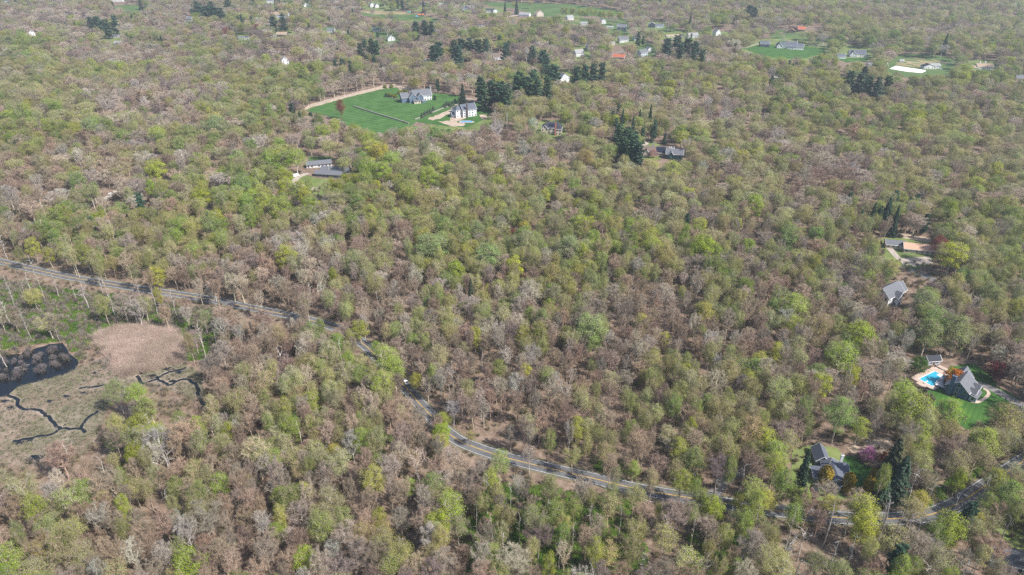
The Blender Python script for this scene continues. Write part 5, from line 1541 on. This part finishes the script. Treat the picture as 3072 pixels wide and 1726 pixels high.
def allowed(x, y, z, H, R, rng):
    """does a tree here leave the open ground, the houses and the road in sight?"""
    bx, by, dep = project(x, y, z)
    s = FPX / dep
    cx, cy, _ = project(x, y, z + H * .62)
    w = R * s * .85; hh = H * .36 * s * .9
    tx, ty, _ = project(x, y, z + H * .3)
    pts = [(bx, by), (tx, ty), (cx, cy), (cx - w, cy), (cx + w, cy), (cx, cy - hh), (cx, cy + hh), (cx - w * .7, cy - hh * .7), (cx + w * .7, cy - hh * .7), (cx - w * .7, cy + hh * .7), (cx + w * .7, cy + hh * .7)]
    x0, x1, y0, y1 = cx - w, cx + w, cy - hh, by
    for poly, p, a, b, c, d in CLEAR:
        if x1 < a or x0 > b or y1 < c or y0 > d:
            continue
        if p < 1 and rng.random() > p:
            continue
        if any(inside(poly, *q) for q in pts):
            return False
        mx, my = (a + b) / 2, (c + d) / 2
        if x0 < mx < x1 and y0 < my < y1:
            return False
    gap = None
    for rx, ry in ROADPX:
        if x0 < rx < x1 and y0 - 3 < ry < y1 + 4 * s * .3:
            if abs(by - ry) < 4.6 * s * .62 and abs(bx - rx) < 6 * s:
                return False
            e = ((rx - cx) / (w + 3 * s * .4)) ** 2 + ((ry - cy) / (hh + 2 * s)) ** 2
            if e < 1.0:
                if gap is None:
                    gap = rng.random()
                if gap < road_gap(rx, ry):
                    return False
    return True


TREES = []    # (kind, x, y, z, H, R, tint, bark, note)


def put(kind, px, py, w, tint=None, bark=None, note=None, H=None, base=False):
    """a tree picked out in the photograph: crown centre (or foot) and crown width in photo pixels"""
    fr = {'pine_tree': .5, 'spruce_tree': .45, 'columnar_evergreen': .45, 'cone_evergreen': .4, 'dead_tree': .6}.get(kind, .64)
    ratio = {'pine_tree': 2.05, 'spruce_tree': 3.2, 'columnar_evergreen': 2.3, 'cone_evergreen': 1.5, 'dead_tree': 2.4, 'ornamental_tree': 1.05}.get(kind, 1.75)
    h = H or 18.0
    for _ in range(6):
        x, y, z = ground(px, py, 0.0 if base else h * fr)
        m = w * project(x, y, z + h * .5)[2] / FPX
        h = H or min(max(m * ratio, 3.0), 23.0 if kind not in ('pine_tree', 'spruce_tree') else 33.0)
    c = code_at(px, py)
    HERE[:] = [x, y]
    t, b = colours(kind, c)
    TREES.append((kind, x, y, z, h, m / 2, tint or t, bark or b, note, True))


YG, BG, GG, SG = (.39, .41, .06), (.29, .385, .05), (.23, .31, .085), (.27, .33, .13)
OL, PG, RD, BU = (.36, .345, .10), (.48, .43, .33), (.26, .085, .06), (.13, .03, .035)
for kind, tint, txt in [
    ('leafy_tree', GG, "171,652,55 632,670,60 668,607,50 513,599,50 934,1004,60 1010,1032,55 350,1180,70 346,1321,55 888,1222,60 892,1269,50 820,1349,60 1080,1273,60 1135,1397,60 1299,1464,75 28,167,50 28,125,40 119,131,55 231,545,50 735,553,55 568,405,90 1390,103,38 1537,97,26 1596,99,30 270,382,60 2084,1381,70 2414,1285,45 2518,1250,100 2366,714,65 2446,710,50 2803,965,80 2787,1004,80 2970,889,60"),
    ('leafy_tree', BG, "841,623,75 926,619,40 1010,1032,50 414,1194,75 935,1210,60 661,1456,65 844,1496,60 836,1596,55 362,1429,45 24,1680,90 569,1695,100 912,1680,75 1147,1160,80 1088,1325,70 1329,1261,45 1323,1301,55 1346,1528,90 1311,1580,85 1490,1500,50 1597,1552,60 1900,1409,45 1199,1664,60 1227,1460,50 1366,813,55 1394,933,45 1592,949,50 1648,921,40 1799,1064,40 1080,988,50 1127,1044,35 1159,1088,80 1183,1112,70 1048,1088,55 1871,242,60 886,477,65 803,477,45 966,401,50 1513,509,35 1298,489,60 1282,529,60 1175,485,70 1143,517,60 1095,541,50 1107,421,55 2382,929,85 2577,1012,95 2525,1076,100 2692,996,40 2398,1214,40 2577,1285,60 2327,1365,75 2339,1421,50 2844,1584,90 2850,1240,78 2705,1186,80 2733,1232,110 2088,1441,35 771,537,50 2263,615,55 2108,742,75 2243,742,45"),
    ('leafy_tree', SG, "1461,770,90 1577,730,75 1708,746,85 1294,742,100 1771,988,100 1064,790,80 1231,666,35 1429,690,50 1493,670,35 1620,611,40 588,190,50 636,210,50 747,135,30 692,147,25 727,131,28 2875,996,90 2772,913,75 2430,1124,45 2525,869,40 2306,969,60 1278,449,50 755,370,50 648,378,80"),
    ('leafy_tree', YG, "469,829,50 859,774,65 1003,1361,50 912,1480,60 1319,1333,55 1247,1687,45 1987,1544,60 1394,762,45 1541,806,60 1465,873,35 1111,647,55 1573,686,40 1740,674,45 1994,1020,40 1247,1143,40 890,159,38 799,179,30 954,139,32 1006,382,45 469,509,60 2948,1333,85 2920,1564,65 2406,1500,60 2486,1520,60 2585,1532,90 2593,1590,90 2760,1508,60 2859,766,80 3050,933,60 2326,1064,60 2014,513,60 1660,537,75 1139,457,60 2219,1508,50 2295,1500,60 278,115,35 1338,159,33 469,405,60"),
    ('budding_tree', OL, "1839,682,65 1934,694,85 1811,750,60 1994,774,75 1656,829,65 1537,849,55 2454,985,80 2255,1301,90 2287,1397,60 2733,1532,80 131,1655,80 1088,1608,80 1151,1604,70 1717,1373,60 1681,1528,50 1239,1373,40 1755,477,65 1692,298,60 612,497,55 72,449,40 346,457,50 1410,1310,32 3023,1270,120 1278,599,90 1147,615,60"),
    ('budding_tree', PG, "1592,885,75 1994,889,65 1839,881,50 1668,627,40 1638,774,50 1501,869,30"),
    ('bare_tree', None, "2478,1476,60 300,1530,80 480,1330,90 560,1310,90 620,1560,110 545,1410,60 180,1370,80 820,1470,50 2860,1350,80"),
]:
    for q in txt.split():
        x, y, w = map(float, q.split(','))
        put(kind, x, y, w, tint and tuple(c * FR.uniform(.88, 1.1) for c in tint))
for i in range(15):
    put('leafy_tree', 1690 + i * 12.5 + FR.uniform(-3, 3), 33 + i * 1.1, 17, tuple(c * FR.uniform(.85, 1.1) for c in (YG if i % 3 else BG)))
for x, y, w in [(1103, 607, 28), (1537, 706, 30), (1577, 841, 30), (2815, 738, 50), (1020, 322, 34), (680, 100, 34), (770, 88, 26)]:
    put('leafy_tree', x, y, w, tuple(c * FR.uniform(.85, 1.1) for c in RD), (.2, .1, .08), 'red')
for x, y, w in [(1240, 392, 34), (1262, 398, 38), (1285, 388, 36), (1305, 395, 36), (1325, 402, 36), (1345, 398, 30), (1275, 410, 36), (1310, 414, 34), (1338, 416, 30), (1228, 405, 30)]:
    put('ornamental_tree', x, y, w, tuple(c * FR.uniform(.9, 1.1) for c in (.20, .30, .115)), None, 'soft green')
put('ornamental_tree', 2589, 802, 52, (.15, .035, .04), None, 'burgundy')
put('ornamental_tree', 2990, 1108, 62, BU, None, 'burgundy')
put('ornamental_tree', 2863, 1125, 54, (.55, .20, .03), None, 'orange')
put('ornamental_tree', 2605, 1358, 50, (.62, .26, .47), None, 'pink blossom')
put('ornamental_tree', 2653, 1370, 36, (.28, .05, .035), None, 'dark red')
put('ornamental_tree', 1960, 458, 26, (.50, .30, .27), None, 'pale pink')
put('ornamental_tree', 2760, 1092, 56, (.09, .17, .035), None, 'dark green')
put('ornamental_tree', 1925, 408, 12, (.6, .55, .3), None, 'cream blossom')
put('ornamental_tree', 2484, 160, 20, (.55, .5, .45), None, 'cream blossom')
put('leafy_tree', 1598, 375, 34, (.42, .5, .36), None, 'white blossom')
put('dead_tree', 2745, 1452, 62, None, (.55, .52, .47), 'white', H=15)
put('dead_tree', 316, 1425, 60, None, (.5, .46, .4), 'white', H=20)
put('dead_tree', 190, 1345, 70, None, (.52, .5, .46), 'white', H=12)
put('dead_tree', 3, 1060, 24, None, (.55, .5, .45), 'white', H=14)
for q in "160,850 215,865 250,880 300,850 330,900 395,930 420,880 460,900 520,905 100,800 60,850 20,860 600,1000 640,1010 720,1010 780,1030 610,1050 820,1100 900,1300 1460,1480 1530,1500 1640,1530 1770,1540 1720,1600 1680,1660 1560,1590 1480,1590 1430,1560 1860,1560 1990,1600 2080,1590 2190,1560 2270,1570 1400,1490 1350,1440 2120,1700 1930,1690 850,1380 640,1500 700,1420 560,1580 930,880 1010,905 1130,900".split():
    x, y = map(float, q.split(','))
    put('dead_tree', x, y, FR.uniform(26, 44), H=FR.uniform(13, 19))
for q in "1450,290,40 1475,285,40 1500,290,42 1522,300,38 1440,270,30 1550,268,36 1580,272,40 1610,276,40 1640,272,34 1560,255,30 1600,250,30 1664,235,38 1730,240,36 1755,235,30 1780,232,32 1805,226,28 1362,155,34 1385,150,34 1410,148,36 1435,152,34 1458,150,30 1375,172,30 1302,171,36 1318,160,30 1517,163,28 1596,175,32 1628,187,34 1640,200,26 1247,95,28 1275,92,30 1295,96,28 1115,152,30 1130,158,26 600,38,30 620,45,36 645,48,36 665,52,32 635,30,30 590,28,26 685,20,28 275,80,26 295,78,30 310,90,28 325,88,26 345,75,26 2000,150,32 2030,140,36 2060,150,34 2085,160,30 2040,165,30 2105,185,26 2080,175,24 2545,255,36 2575,262,34 2600,270,36 2630,275,36 2660,268,30 2590,232,24 1855,425,40 1880,440,44 1900,460,42 1915,475,36 1870,455,36 1890,420,30 1900,440,34 1095,148,22 1080,160,22 820,78,26 850,70,24 2246,42,30 2262,50,26 1915,120,18".split():
    x, y, w = map(float, q.split(','))
    put('pine_tree', x, y, w * 1.3)
for q in "1388,285,26,H24 1867,368,24 1918,366,22 1950,358,22,H28 1898,390,24 1994,417,18,H12 1955,415,12,H10 2581,662,30,H16 2616,655,30 2660,645,38,H25 2684,668,32 2675,1400,95,H26 2700,1440,80,H22 2410,1420,50,H22 2650,1470,60,H14 828,10,16 760,8,16 1515,30,14 1550,22,16 1270,20,12 2835,135,22 420,10,14 2070,70,18".split():
    p = q.split(',')
    put('spruce_tree', float(p[0]), float(p[1]), float(p[2]), H=float(p[3][1:]) if len(p) > 3 else None)
for x, y, w, h in [(2546, 1450, 36, 9.5), (2609, 1460, 34, 9), (2622, 1436, 32, 9.5), (2478, 1428, 40, 9)]:
    put('columnar_evergreen', x, y, w, (.26, .19, .03), None, 'golden', H=h)
for x, y in [(1266, 347), (1275, 342), (1283, 338), (1291, 335), (1300, 328), (1333, 318), (1341, 312), (1350, 314), (1358, 311), (1365, 305), (1377, 300)]:
    put('cone_evergreen', x, y, 14, (.085, .12, .075), None, 'clipped', H=5.6)
put('cone_evergreen', 1158, 286, 11, (.05, .075, .065), None, 'blue-green', H=5)
put('cone_evergreen', 1304, 294, 11, (.035, .055, .035), None, 'dark', H=6)
for x, y in [(1168, 285), (1173, 287), (1179, 289), (1187, 290), (1198, 278), (1204, 277), (1210, 274), (1216, 275), (1221, 277), (1155, 260), (1174, 259)]:
    put('columnar_evergreen', x, y, 11, (.17, .18, .035), None, 'olive hedge', H=4.4)
for x, y in [(2440, 178), (2447, 175), (2455, 174), (2462, 170), (2470, 165), (2475, 160)]:
    put('cone_evergreen', x, y, 8, (.03, .05, .03), None, 'dark', H=5)
for i in range(6):
    put('columnar_evergreen', 2745 + 6.2 * i, 1163 + 2.6 * i, 8, (.05, .07, .03), None, 'small', H=2.4)

# the rest of the woods: one jittered grid, widening with distance
OCC = {}
def occ_add(x, y, R):
    OCC.setdefault((int(x // 16), int(y // 16)), []).append((x, y, R))
def occ_hit(x, y, R, f):
    i, j = int(x // 16), int(y // 16)
    for a in (i - 1, i, i + 1):
        for b in (j - 1, j, j + 1):
            for (u, v, q) in OCC.get((a, b), ()):
                if (u - x) ** 2 + (v - y) ** 2 < ((R + q) * f) ** 2:
                    return True
    return False
for t in TREES:
    occ_add(t[1], t[2], t[5])
y = 70.0
while y < 2900:
    sp = 6.6 + 5.4 * float(smooth(250, 650, y)) + 5.2 * float(smooth(700, 1500, y))
    half = 1536 / FPX * (y * _cp + CAM_H * _sp) * 1.10 + 45
    x = -half
    while x < half:
        X, Y = x + FR.uniform(-.48, .48) * sp, y + FR.uniform(-.48, .48) * sp
        x += sp
        z = hz(X, Y)
        px, py, dep = project(X, Y, z + 12)
        c = code_at(px, py)
        if py > 1900:
            continue
        m = MIX[c]
        if py > 960:
            m = NEARMIX.get(c, m)
        if FR.random() > 1 / m[6] ** 2:
            continue
        u = FR.random() if FR.random() < .45 else min(max(stand(X, Y, 9) + FR.uniform(-.16, .16), 0), .97); k = 0
        while k < 5 and u > m[k]:
            u -= m[k]; k += 1
        kind = ORDER[k]
        big = 1.02 + .66 * float(smooth(300, 600, Y)) + .60 * float(smooth(700, 1400, Y))
        R = (2.5 + 3.1 * FR.random() ** 1.3 if c != 'b' else 2.2 + 2.3 * FR.random() ** 1.3) * big if kind != 'dead_tree' else 3.4
        H = FR.uniform(13.5, 20.5) * (1 + .06 * (big - 1))
        if kind == 'budding_tree':
            R *= 1.08
        if kind in ('pine_tree', 'spruce_tree'):
            H = FR.uniform(15, 23); R = H * (.2 if kind == 'pine_tree' else .16)
        if occ_hit(X, Y, R, .44 if Y < 420 else .52):
            continue
        if not allowed(X, Y, z, H, R, FR):
            continue
        HERE[:] = [X, Y]
        t, b = colours(kind, c)
        occ_add(X, Y, R)
        TREES.append((kind, X, Y, z, H, R, t, b, None, False))
    y += sp * .92

# --- which of them are individuals: of each kind the 280 that show largest (those picked out above first)
COUNT = {'leafy_tree': 290, 'budding_tree': 280, 'bare_tree': 285, 'pine_tree': 130, 'spruce_tree': 40, 'dead_tree': 110}
by_kind = {}
for t in TREES:
    by_kind.setdefault(t[0], []).append(t)
SINGLE, MASS = [], {}
for kind, L in by_kind.items():
    def size(t):
        px, py, dep = project(t[1], t[2], t[3] + t[4] * .6)
        if not (-20 < px < 3092 and -20 < py < 1760):
            return -1
        return FPX / dep * t[5] * (2.0 if t[9] else 1.0)
    L = sorted(L, key=size, reverse=True)
    n = COUNT.get(kind, 200)
    one = [t for t in L[:n] if size(t) > 0]
    SINGLE += one
    ids = set(map(id, one))
    MASS[kind] = [t for t in L if id(t) not in ids]
print('TREES', len(TREES), 'single', len(SINGLE), {k: len(v) for k, v in MASS.items()})

for kind, L in MASS.items():
    if not L:
        continue
    K = KINDS[kind]
    nm = {'bare_tree': 'bare_woods', 'budding_tree': 'budding_woods', 'leafy_tree': 'green_woods', 'pine_tree': 'pine_woods', 'spruce_tree': 'spruce_woods', 'dead_tree': 'dead_woods'}.get(kind, 'evergreen_woods')
    lb = {'bare_tree': 'far spread of grey-brown leafless woods', 'budding_tree': 'far spread of olive woods just coming into leaf', 'leafy_tree': 'fresh green trees scattered through the far woods', 'pine_tree': 'dark pines scattered through the far woods',
          'spruce_tree': 'spruces scattered through the far woods', 'dead_tree': 'pale dead trunks scattered through the far woods'}.get(kind, 'evergreens scattered far off')
    idx = [FR.randrange(len(K)) for _ in L]
    scatter(nm, lb, 'woods', [k['po'] for k in K], [(t[1], t[2], t[3] - .1) for t in L], [FR.uniform(0, 6.283) for _ in L],
            [(t[5] / K[i]['R'], t[5] / K[i]['R'], t[4] / K[i]['H']) for t, i in zip(L, idx)], idx, [t[6] for t in L], [t[7] for t in L])

# --- the individuals: an Empty at the foot, a trunk and a crown
LOOK = {'bare_tree': 'leafless tree', 'budding_tree': 'budding tree', 'leafy_tree': 'leafy tree', 'pine_tree': 'pine', 'spruce_tree': 'spruce', 'dead_tree': 'dead tree',
        'columnar_evergreen': 'columnar evergreen', 'cone_evergreen': 'cone-shaped evergreen', 'ornamental_tree': 'small garden tree'}
GROUP = {'bare_tree': 'leafless trees of the near woods', 'budding_tree': 'trees coming into leaf in the near woods', 'leafy_tree': 'fresh green trees', 'pine_tree': 'dark pines', 'spruce_tree': 'spruces', 'dead_tree': 'standing dead trees',
         'columnar_evergreen': 'columnar garden evergreens', 'cone_evergreen': 'cone-shaped garden evergreens', 'ornamental_tree': 'coloured garden trees'}


def colour_word(kind, tint, bark, note):
    if note in ('soft green', 'red', 'burgundy', 'orange', 'dark red', 'golden', 'dark green', 'dark', 'white', 'pink blossom', 'white blossom', 'cream blossom', 'pale pink', 'clipped', 'blue-green', 'small', 'olive hedge'):
        return {'pink blossom': 'pink-blossomed', 'white blossom': 'white-blossomed', 'cream blossom': 'cream-blossomed', 'clipped': 'clipped green', 'olive hedge': 'olive-green', 'small': 'small dark'}.get(note, note)
    r, g, b = bark if kind in ('bare_tree', 'dead_tree') else tint
    if kind == 'bare_tree':
        return 'reddish' if r > g * 1.55 else 'brown' if r > g * 1.27 else 'pale grey' if r > .31 else 'grey'
    if kind == 'dead_tree':
        return 'bleached' if r > .42 else 'grey'
    if kind in ('pine_tree', 'spruce_tree'):
        return 'dark green' if g < .07 else 'bluish green' if b > .052 else 'deep green'
    if kind == 'budding_tree':
        return 'pale greyish' if b > .2 else 'brownish olive' if r > g * 1.06 else 'golden olive' if b < .08 and r > .2 else 'olive'
    return 'yellow-green' if r > g * .78 else 'vivid green' if b < .04 else 'soft green' if b > .075 else 'bright green'


def finish_trees():
    """called when all landmarks are known: builds the single trees with a label each of its own"""
    near = []
    for t in SINGLE:
        px, py, dep = project(t[1], t[2], t[3] + t[4] * .6)
        best = min(LANDMARKS, key=lambda m: math.hypot(m[0] - px, (m[1] - py) * 1.25))
        d = math.hypot(best[0] - px, best[1] - py)
        dx, dy = px - best[0], py - best[1]
        side = ('left of' if dx < 0 else 'right of') if abs(dx) > abs(dy) * 1.4 else ('behind' if dy < 0 else 'before')
        size = 'tall' if t[4] > 18.6 else 'low' if t[4] < 15 else ''
        near.append([t, (size + ' ' + colour_word(t[0], t[6], t[7], t[8])).strip() + ' ' + LOOK[t[0]], side + ' ' + best[2], d])
    groups = {}
    for r in near:
        groups.setdefault((r[1], r[2]), []).append(r)
    ordn = ['', 'second', 'third', 'fourth', 'fifth', 'sixth', 'seventh', 'eighth', 'ninth', 'tenth', 'eleventh', 'twelfth', 'thirteenth', 'fourteenth', 'fifteenth', 'sixteenth', 'seventeenth', 'eighteenth', 'nineteenth', 'twentieth']
    for (look, where), L in groups.items():
        L.sort(key=lambda r: r[3])
        for i, r in enumerate(L):
            if len(L) == 1:
                lab = look + ' ' + where
            else:
                lab = ('nearest ' if i == 0 else (ordn[i] if i < len(ordn) else str(i + 1) + 'th') + ' nearest ') + look + ' ' + where
            t = r[0]
            K = KINDS[t[0]]; i2 = FR.randrange(len(K))
            if t[2] < 340 and t[0] in ('leafy_tree', 'budding_tree') and FR.random() < .8:
                i2 = FR.choice([1, 3, 6] if t[0] == 'leafy_tree' else [1, 3, 5])      # airier crowns, the shapes one sees through
            k = K[i2]
            e = link(t[0], None, loc=(t[1], t[2], t[3] - .1), rz=FR.uniform(0, 6.283), label=lab, category='evergreen' if 'evergreen' in t[0] else 'pine' if t[0] == 'pine_tree' else 'spruce' if t[0] == 'spruce_tree' else 'tree', group=GROUP[t[0]])
            e.scale = (t[5] / k['R'], t[5] / k['R'], t[4] / k['H'])
            e.empty_display_size = .5
            for nm, me in (('trunk', k['trunk']), ('crown', k['crown'])):
                o = link(nm, me, e)
                o['tint'] = [float(c) for c in t[6]]
                o['bark'] = [float(c) for c in t[7]]
                o['wood'] = [float(c) * k_ for c, k_ in zip(t[7], (1.25, 1.28, 1.3) if t[0] != 'dead_tree' else (1, 1, 1))]


# ------------------------------------------------------------------ low growth
def spread(polys, n, seed, tints, barks, smin, smax, protos, name, label, category, squash=(.8, 1.2), skip=(), wet=False):
    R = random.Random(seed)
    pos, rz, sc, ix, ti, ba = [], [], [], [], [], []
    tot = []
    for poly in polys:
        P = [ground(*p)[:2] for p in poly]
        a = abs(sum(P[i][0] * P[i - 1][1] - P[i - 1][0] * P[i][1] for i in range(len(P)))) / 2
        tot.append((P, a))
    A = sum(a for _, a in tot)
    for P, a in tot:
        k = int(n * a / A) + 1
        xs = [p[0] for p in P]; ys = [p[1] for p in P]
        tries = 0
        while k > 0 and tries < n * 20:
            tries += 1
            x, y = R.uniform(min(xs), max(xs)), R.uniform(min(ys), max(ys))
            if not inside(P, x, y):
                continue
            px, py, dp = project(x, y, hz(x, y))
            if any(abs(rx - px) < 6 * FPX / dp and abs(ry - py) < 4.6 * FPX / dp * .6 for rx, ry in ROADPX):
                k -= 1
                continue
            if any(inside(q, px, py) for q in skip) or (wet and any(((c_ - (x, y)) ** 2).sum(1).min() < 2.6 for c_ in CREEKS)):
                k -= 1
                continue
            k -= 1
            s = R.uniform(smin, smax)
            pos.append((x, y, hz(x, y))); rz.append(R.uniform(0, 6.283)); q = R.uniform(*squash)
            sc.append((s, s, s * q)); ix.append(R.randrange(len(protos)))
            f = R.uniform(.8, 1.2)
            ti.append(tuple(c * f for c in tints[int((stand(x * 2.4, y * 2.4, 3) * .75 + R.random() * .25) * len(tints)) % len(tints)])); ba.append(tuple(c * f for c in R.choice(barks)))
    return scatter(name, label, category, protos, pos, rz, sc, ix, ti, ba)


W = [(-60, 830), (200, 870), (420, 900), (640, 930), (700, 1000), (640, 1080), (560, 1080), (540, 1010), (440, 985), (320, 985), (250, 1040), (240, 1080), (200, 1020), (110, 1030), (-60, 1060)]
spread([W, W, [(400, 940), (480, 930), (480, 975), (410, 975)], [(640, 1220), (700, 1250), (700, 1290), (650, 1280)], [(1480, 1440), (1900, 1500), (1950, 1726), (1400, 1726), (1380, 1560)], [(1640, 1590), (1800, 1620), (1760, 1726), (1600, 1726)], [(1060, 1250), (1180, 1300), (1150, 1380), (1050, 1340)],
        [(1780, 1380), (1900, 1400), (1890, 1425), (1780, 1410)], [(2060, 1600), (2250, 1600), (2250, 1726), (2060, 1726)], [(2640, 1500), (2760, 1480), (2860, 1440), (2960, 1380), (2940, 1420), (2800, 1510), (2740, 1530)]],
       5200, 11, [(.13, .23, .04), (.16, .26, .045), (.10, .20, .035)], [(.2, .17, .13)], .45, 1.25, SHRUB_GREEN, 'ground_cover', 'low bright green undergrowth on the wet ground', 'undergrowth', (.4, .9))
ALLNEAR = [(-150, 600), (1000, 560), (2000, 560), (3220, 700), (3220, 1760), (-150, 1760)]
OPEN = [MARSH, POND, LAWN_ESTATE, [(2775, 1165), (2730, 1130), (2780, 1080), (2925, 1090), (3060, 1200), (3050, 1240), (2900, 1290)], [(2420, 1350), (2520, 1350), (2640, 1430), (2560, 1490), (2420, 1480)], [(2650, 715), (2790, 715), (2800, 790), (2650, 780)], [(840, 480), (1010, 480), (1010, 570), (840, 560)], [(1240, 366), (1377, 314), (1475, 338), (1400, 384)]]
spread([W, W, [(230, 1040), (330, 1030), (340, 1100), (250, 1110)], [(440, 1150), (560, 1160), (560, 1230), (440, 1240)]], 760, 12, [(.2, .18, .12)], [(.36, .31, .27), (.31, .27, .24), (.40, .34, .29)], .7, 1.6, SHRUB_BROWN, 'swamp_brush', 'grey-brown leafless brush around the swamp', 'brush')
spread([[(-60, 1040), (100, 1050), (190, 1050), (210, 1080), (150, 1120), (-60, 1160)]], 70, 22, [(.2, .18, .12)], [(.26, .22, .24), (.22, .19, .21)], .8, 1.5, SHRUB_BROWN, 'pond_brush', 'purplish leafless brush standing in the dark pond', 'brush')
spread([ALLNEAR], 11000, 13, [(.22, .2, .1), (.20, .22, .07), (.27, .22, .14)], [(.36, .28, .22), (.31, .26, .22), (.40, .315, .255)], .5, 1.5, SHRUB_BROWN, 'underbrush', 'thin brown underbrush and saplings on the forest floor', 'underbrush', skip=OPEN)
REEDBED = [(300, 1012), (330, 996), (400, 990), (460, 1000), (510, 1005), (540, 1040), (525, 1070), (460, 1092), (400, 1105), (350, 1100), (340, 1060), (318, 1045)]
RING = [(285, 1010), (330, 985), (400, 980), (465, 990), (520, 996), (556, 1042), (540, 1082), (470, 1108), (400, 1122), (335, 1112), (320, 1065), (300, 1048)]
spread([wavy(REEDBED, 9, 91, 16), wavy(RING, 14, 92, 14)], 2300, 14, [(.58, .46, .39), (.50, .40, .33), (.66, .53, .46), (.54, .41, .34), (.62, .50, .43)], [(.4, .3, .2)], .7, 1.3, REED, 'reeds', 'pinkish tan bed of dry reeds beside the pond', 'reeds')
spread([MARSH], 9500, 15, [(.50, .43, .36), (.36, .35, .22), (.44, .38, .30), (.56, .47, .40), (.48, .37, .32), (.30, .31, .18), (.52, .45, .38)], [(.3, .25, .2)], .35, 1.0, TUSSOCK, 'marsh_grass', 'pale tussocks of dead marsh grass between the creeks', 'marsh grass', wet=True, skip=[POND])
spread([MARSH], 1700, 16, [(.25, .26, .12)], [(.34, .30, .26), (.28, .25, .22), (.40, .35, .30), (.24, .24, .17)], .25, .7, SHRUB_BROWN, 'marsh_scrub', 'low rough grey scrub over the marsh', 'scrub', (.5, .9), wet=True, skip=[POND])

# ------------------------------------------------------------------ haze: the air between the camera and the far hills
m, N, L = newmat('air')
out = N.new("ShaderNodeOutputMaterial")
pv = N.new("ShaderNodeVolumePrincipled")
pv.inputs['Color'].default_value = (0.78, 0.88, 1.0, 1)
pv.inputs['Density'].default_value = 0.00013
pv.inputs['Anisotropy'].default_value = 0.2
L.new(pv.outputs[0], out.inputs['Volume'])
mb = MB()
mb.box(-5050, 5050, -1550, 7050, -40, 260)
mb.build('haze', 'air', kind='stuff', label='thin bluish haze over the far woods')

finish_trees()
print('DONE objects', len(bpy.data.objects))
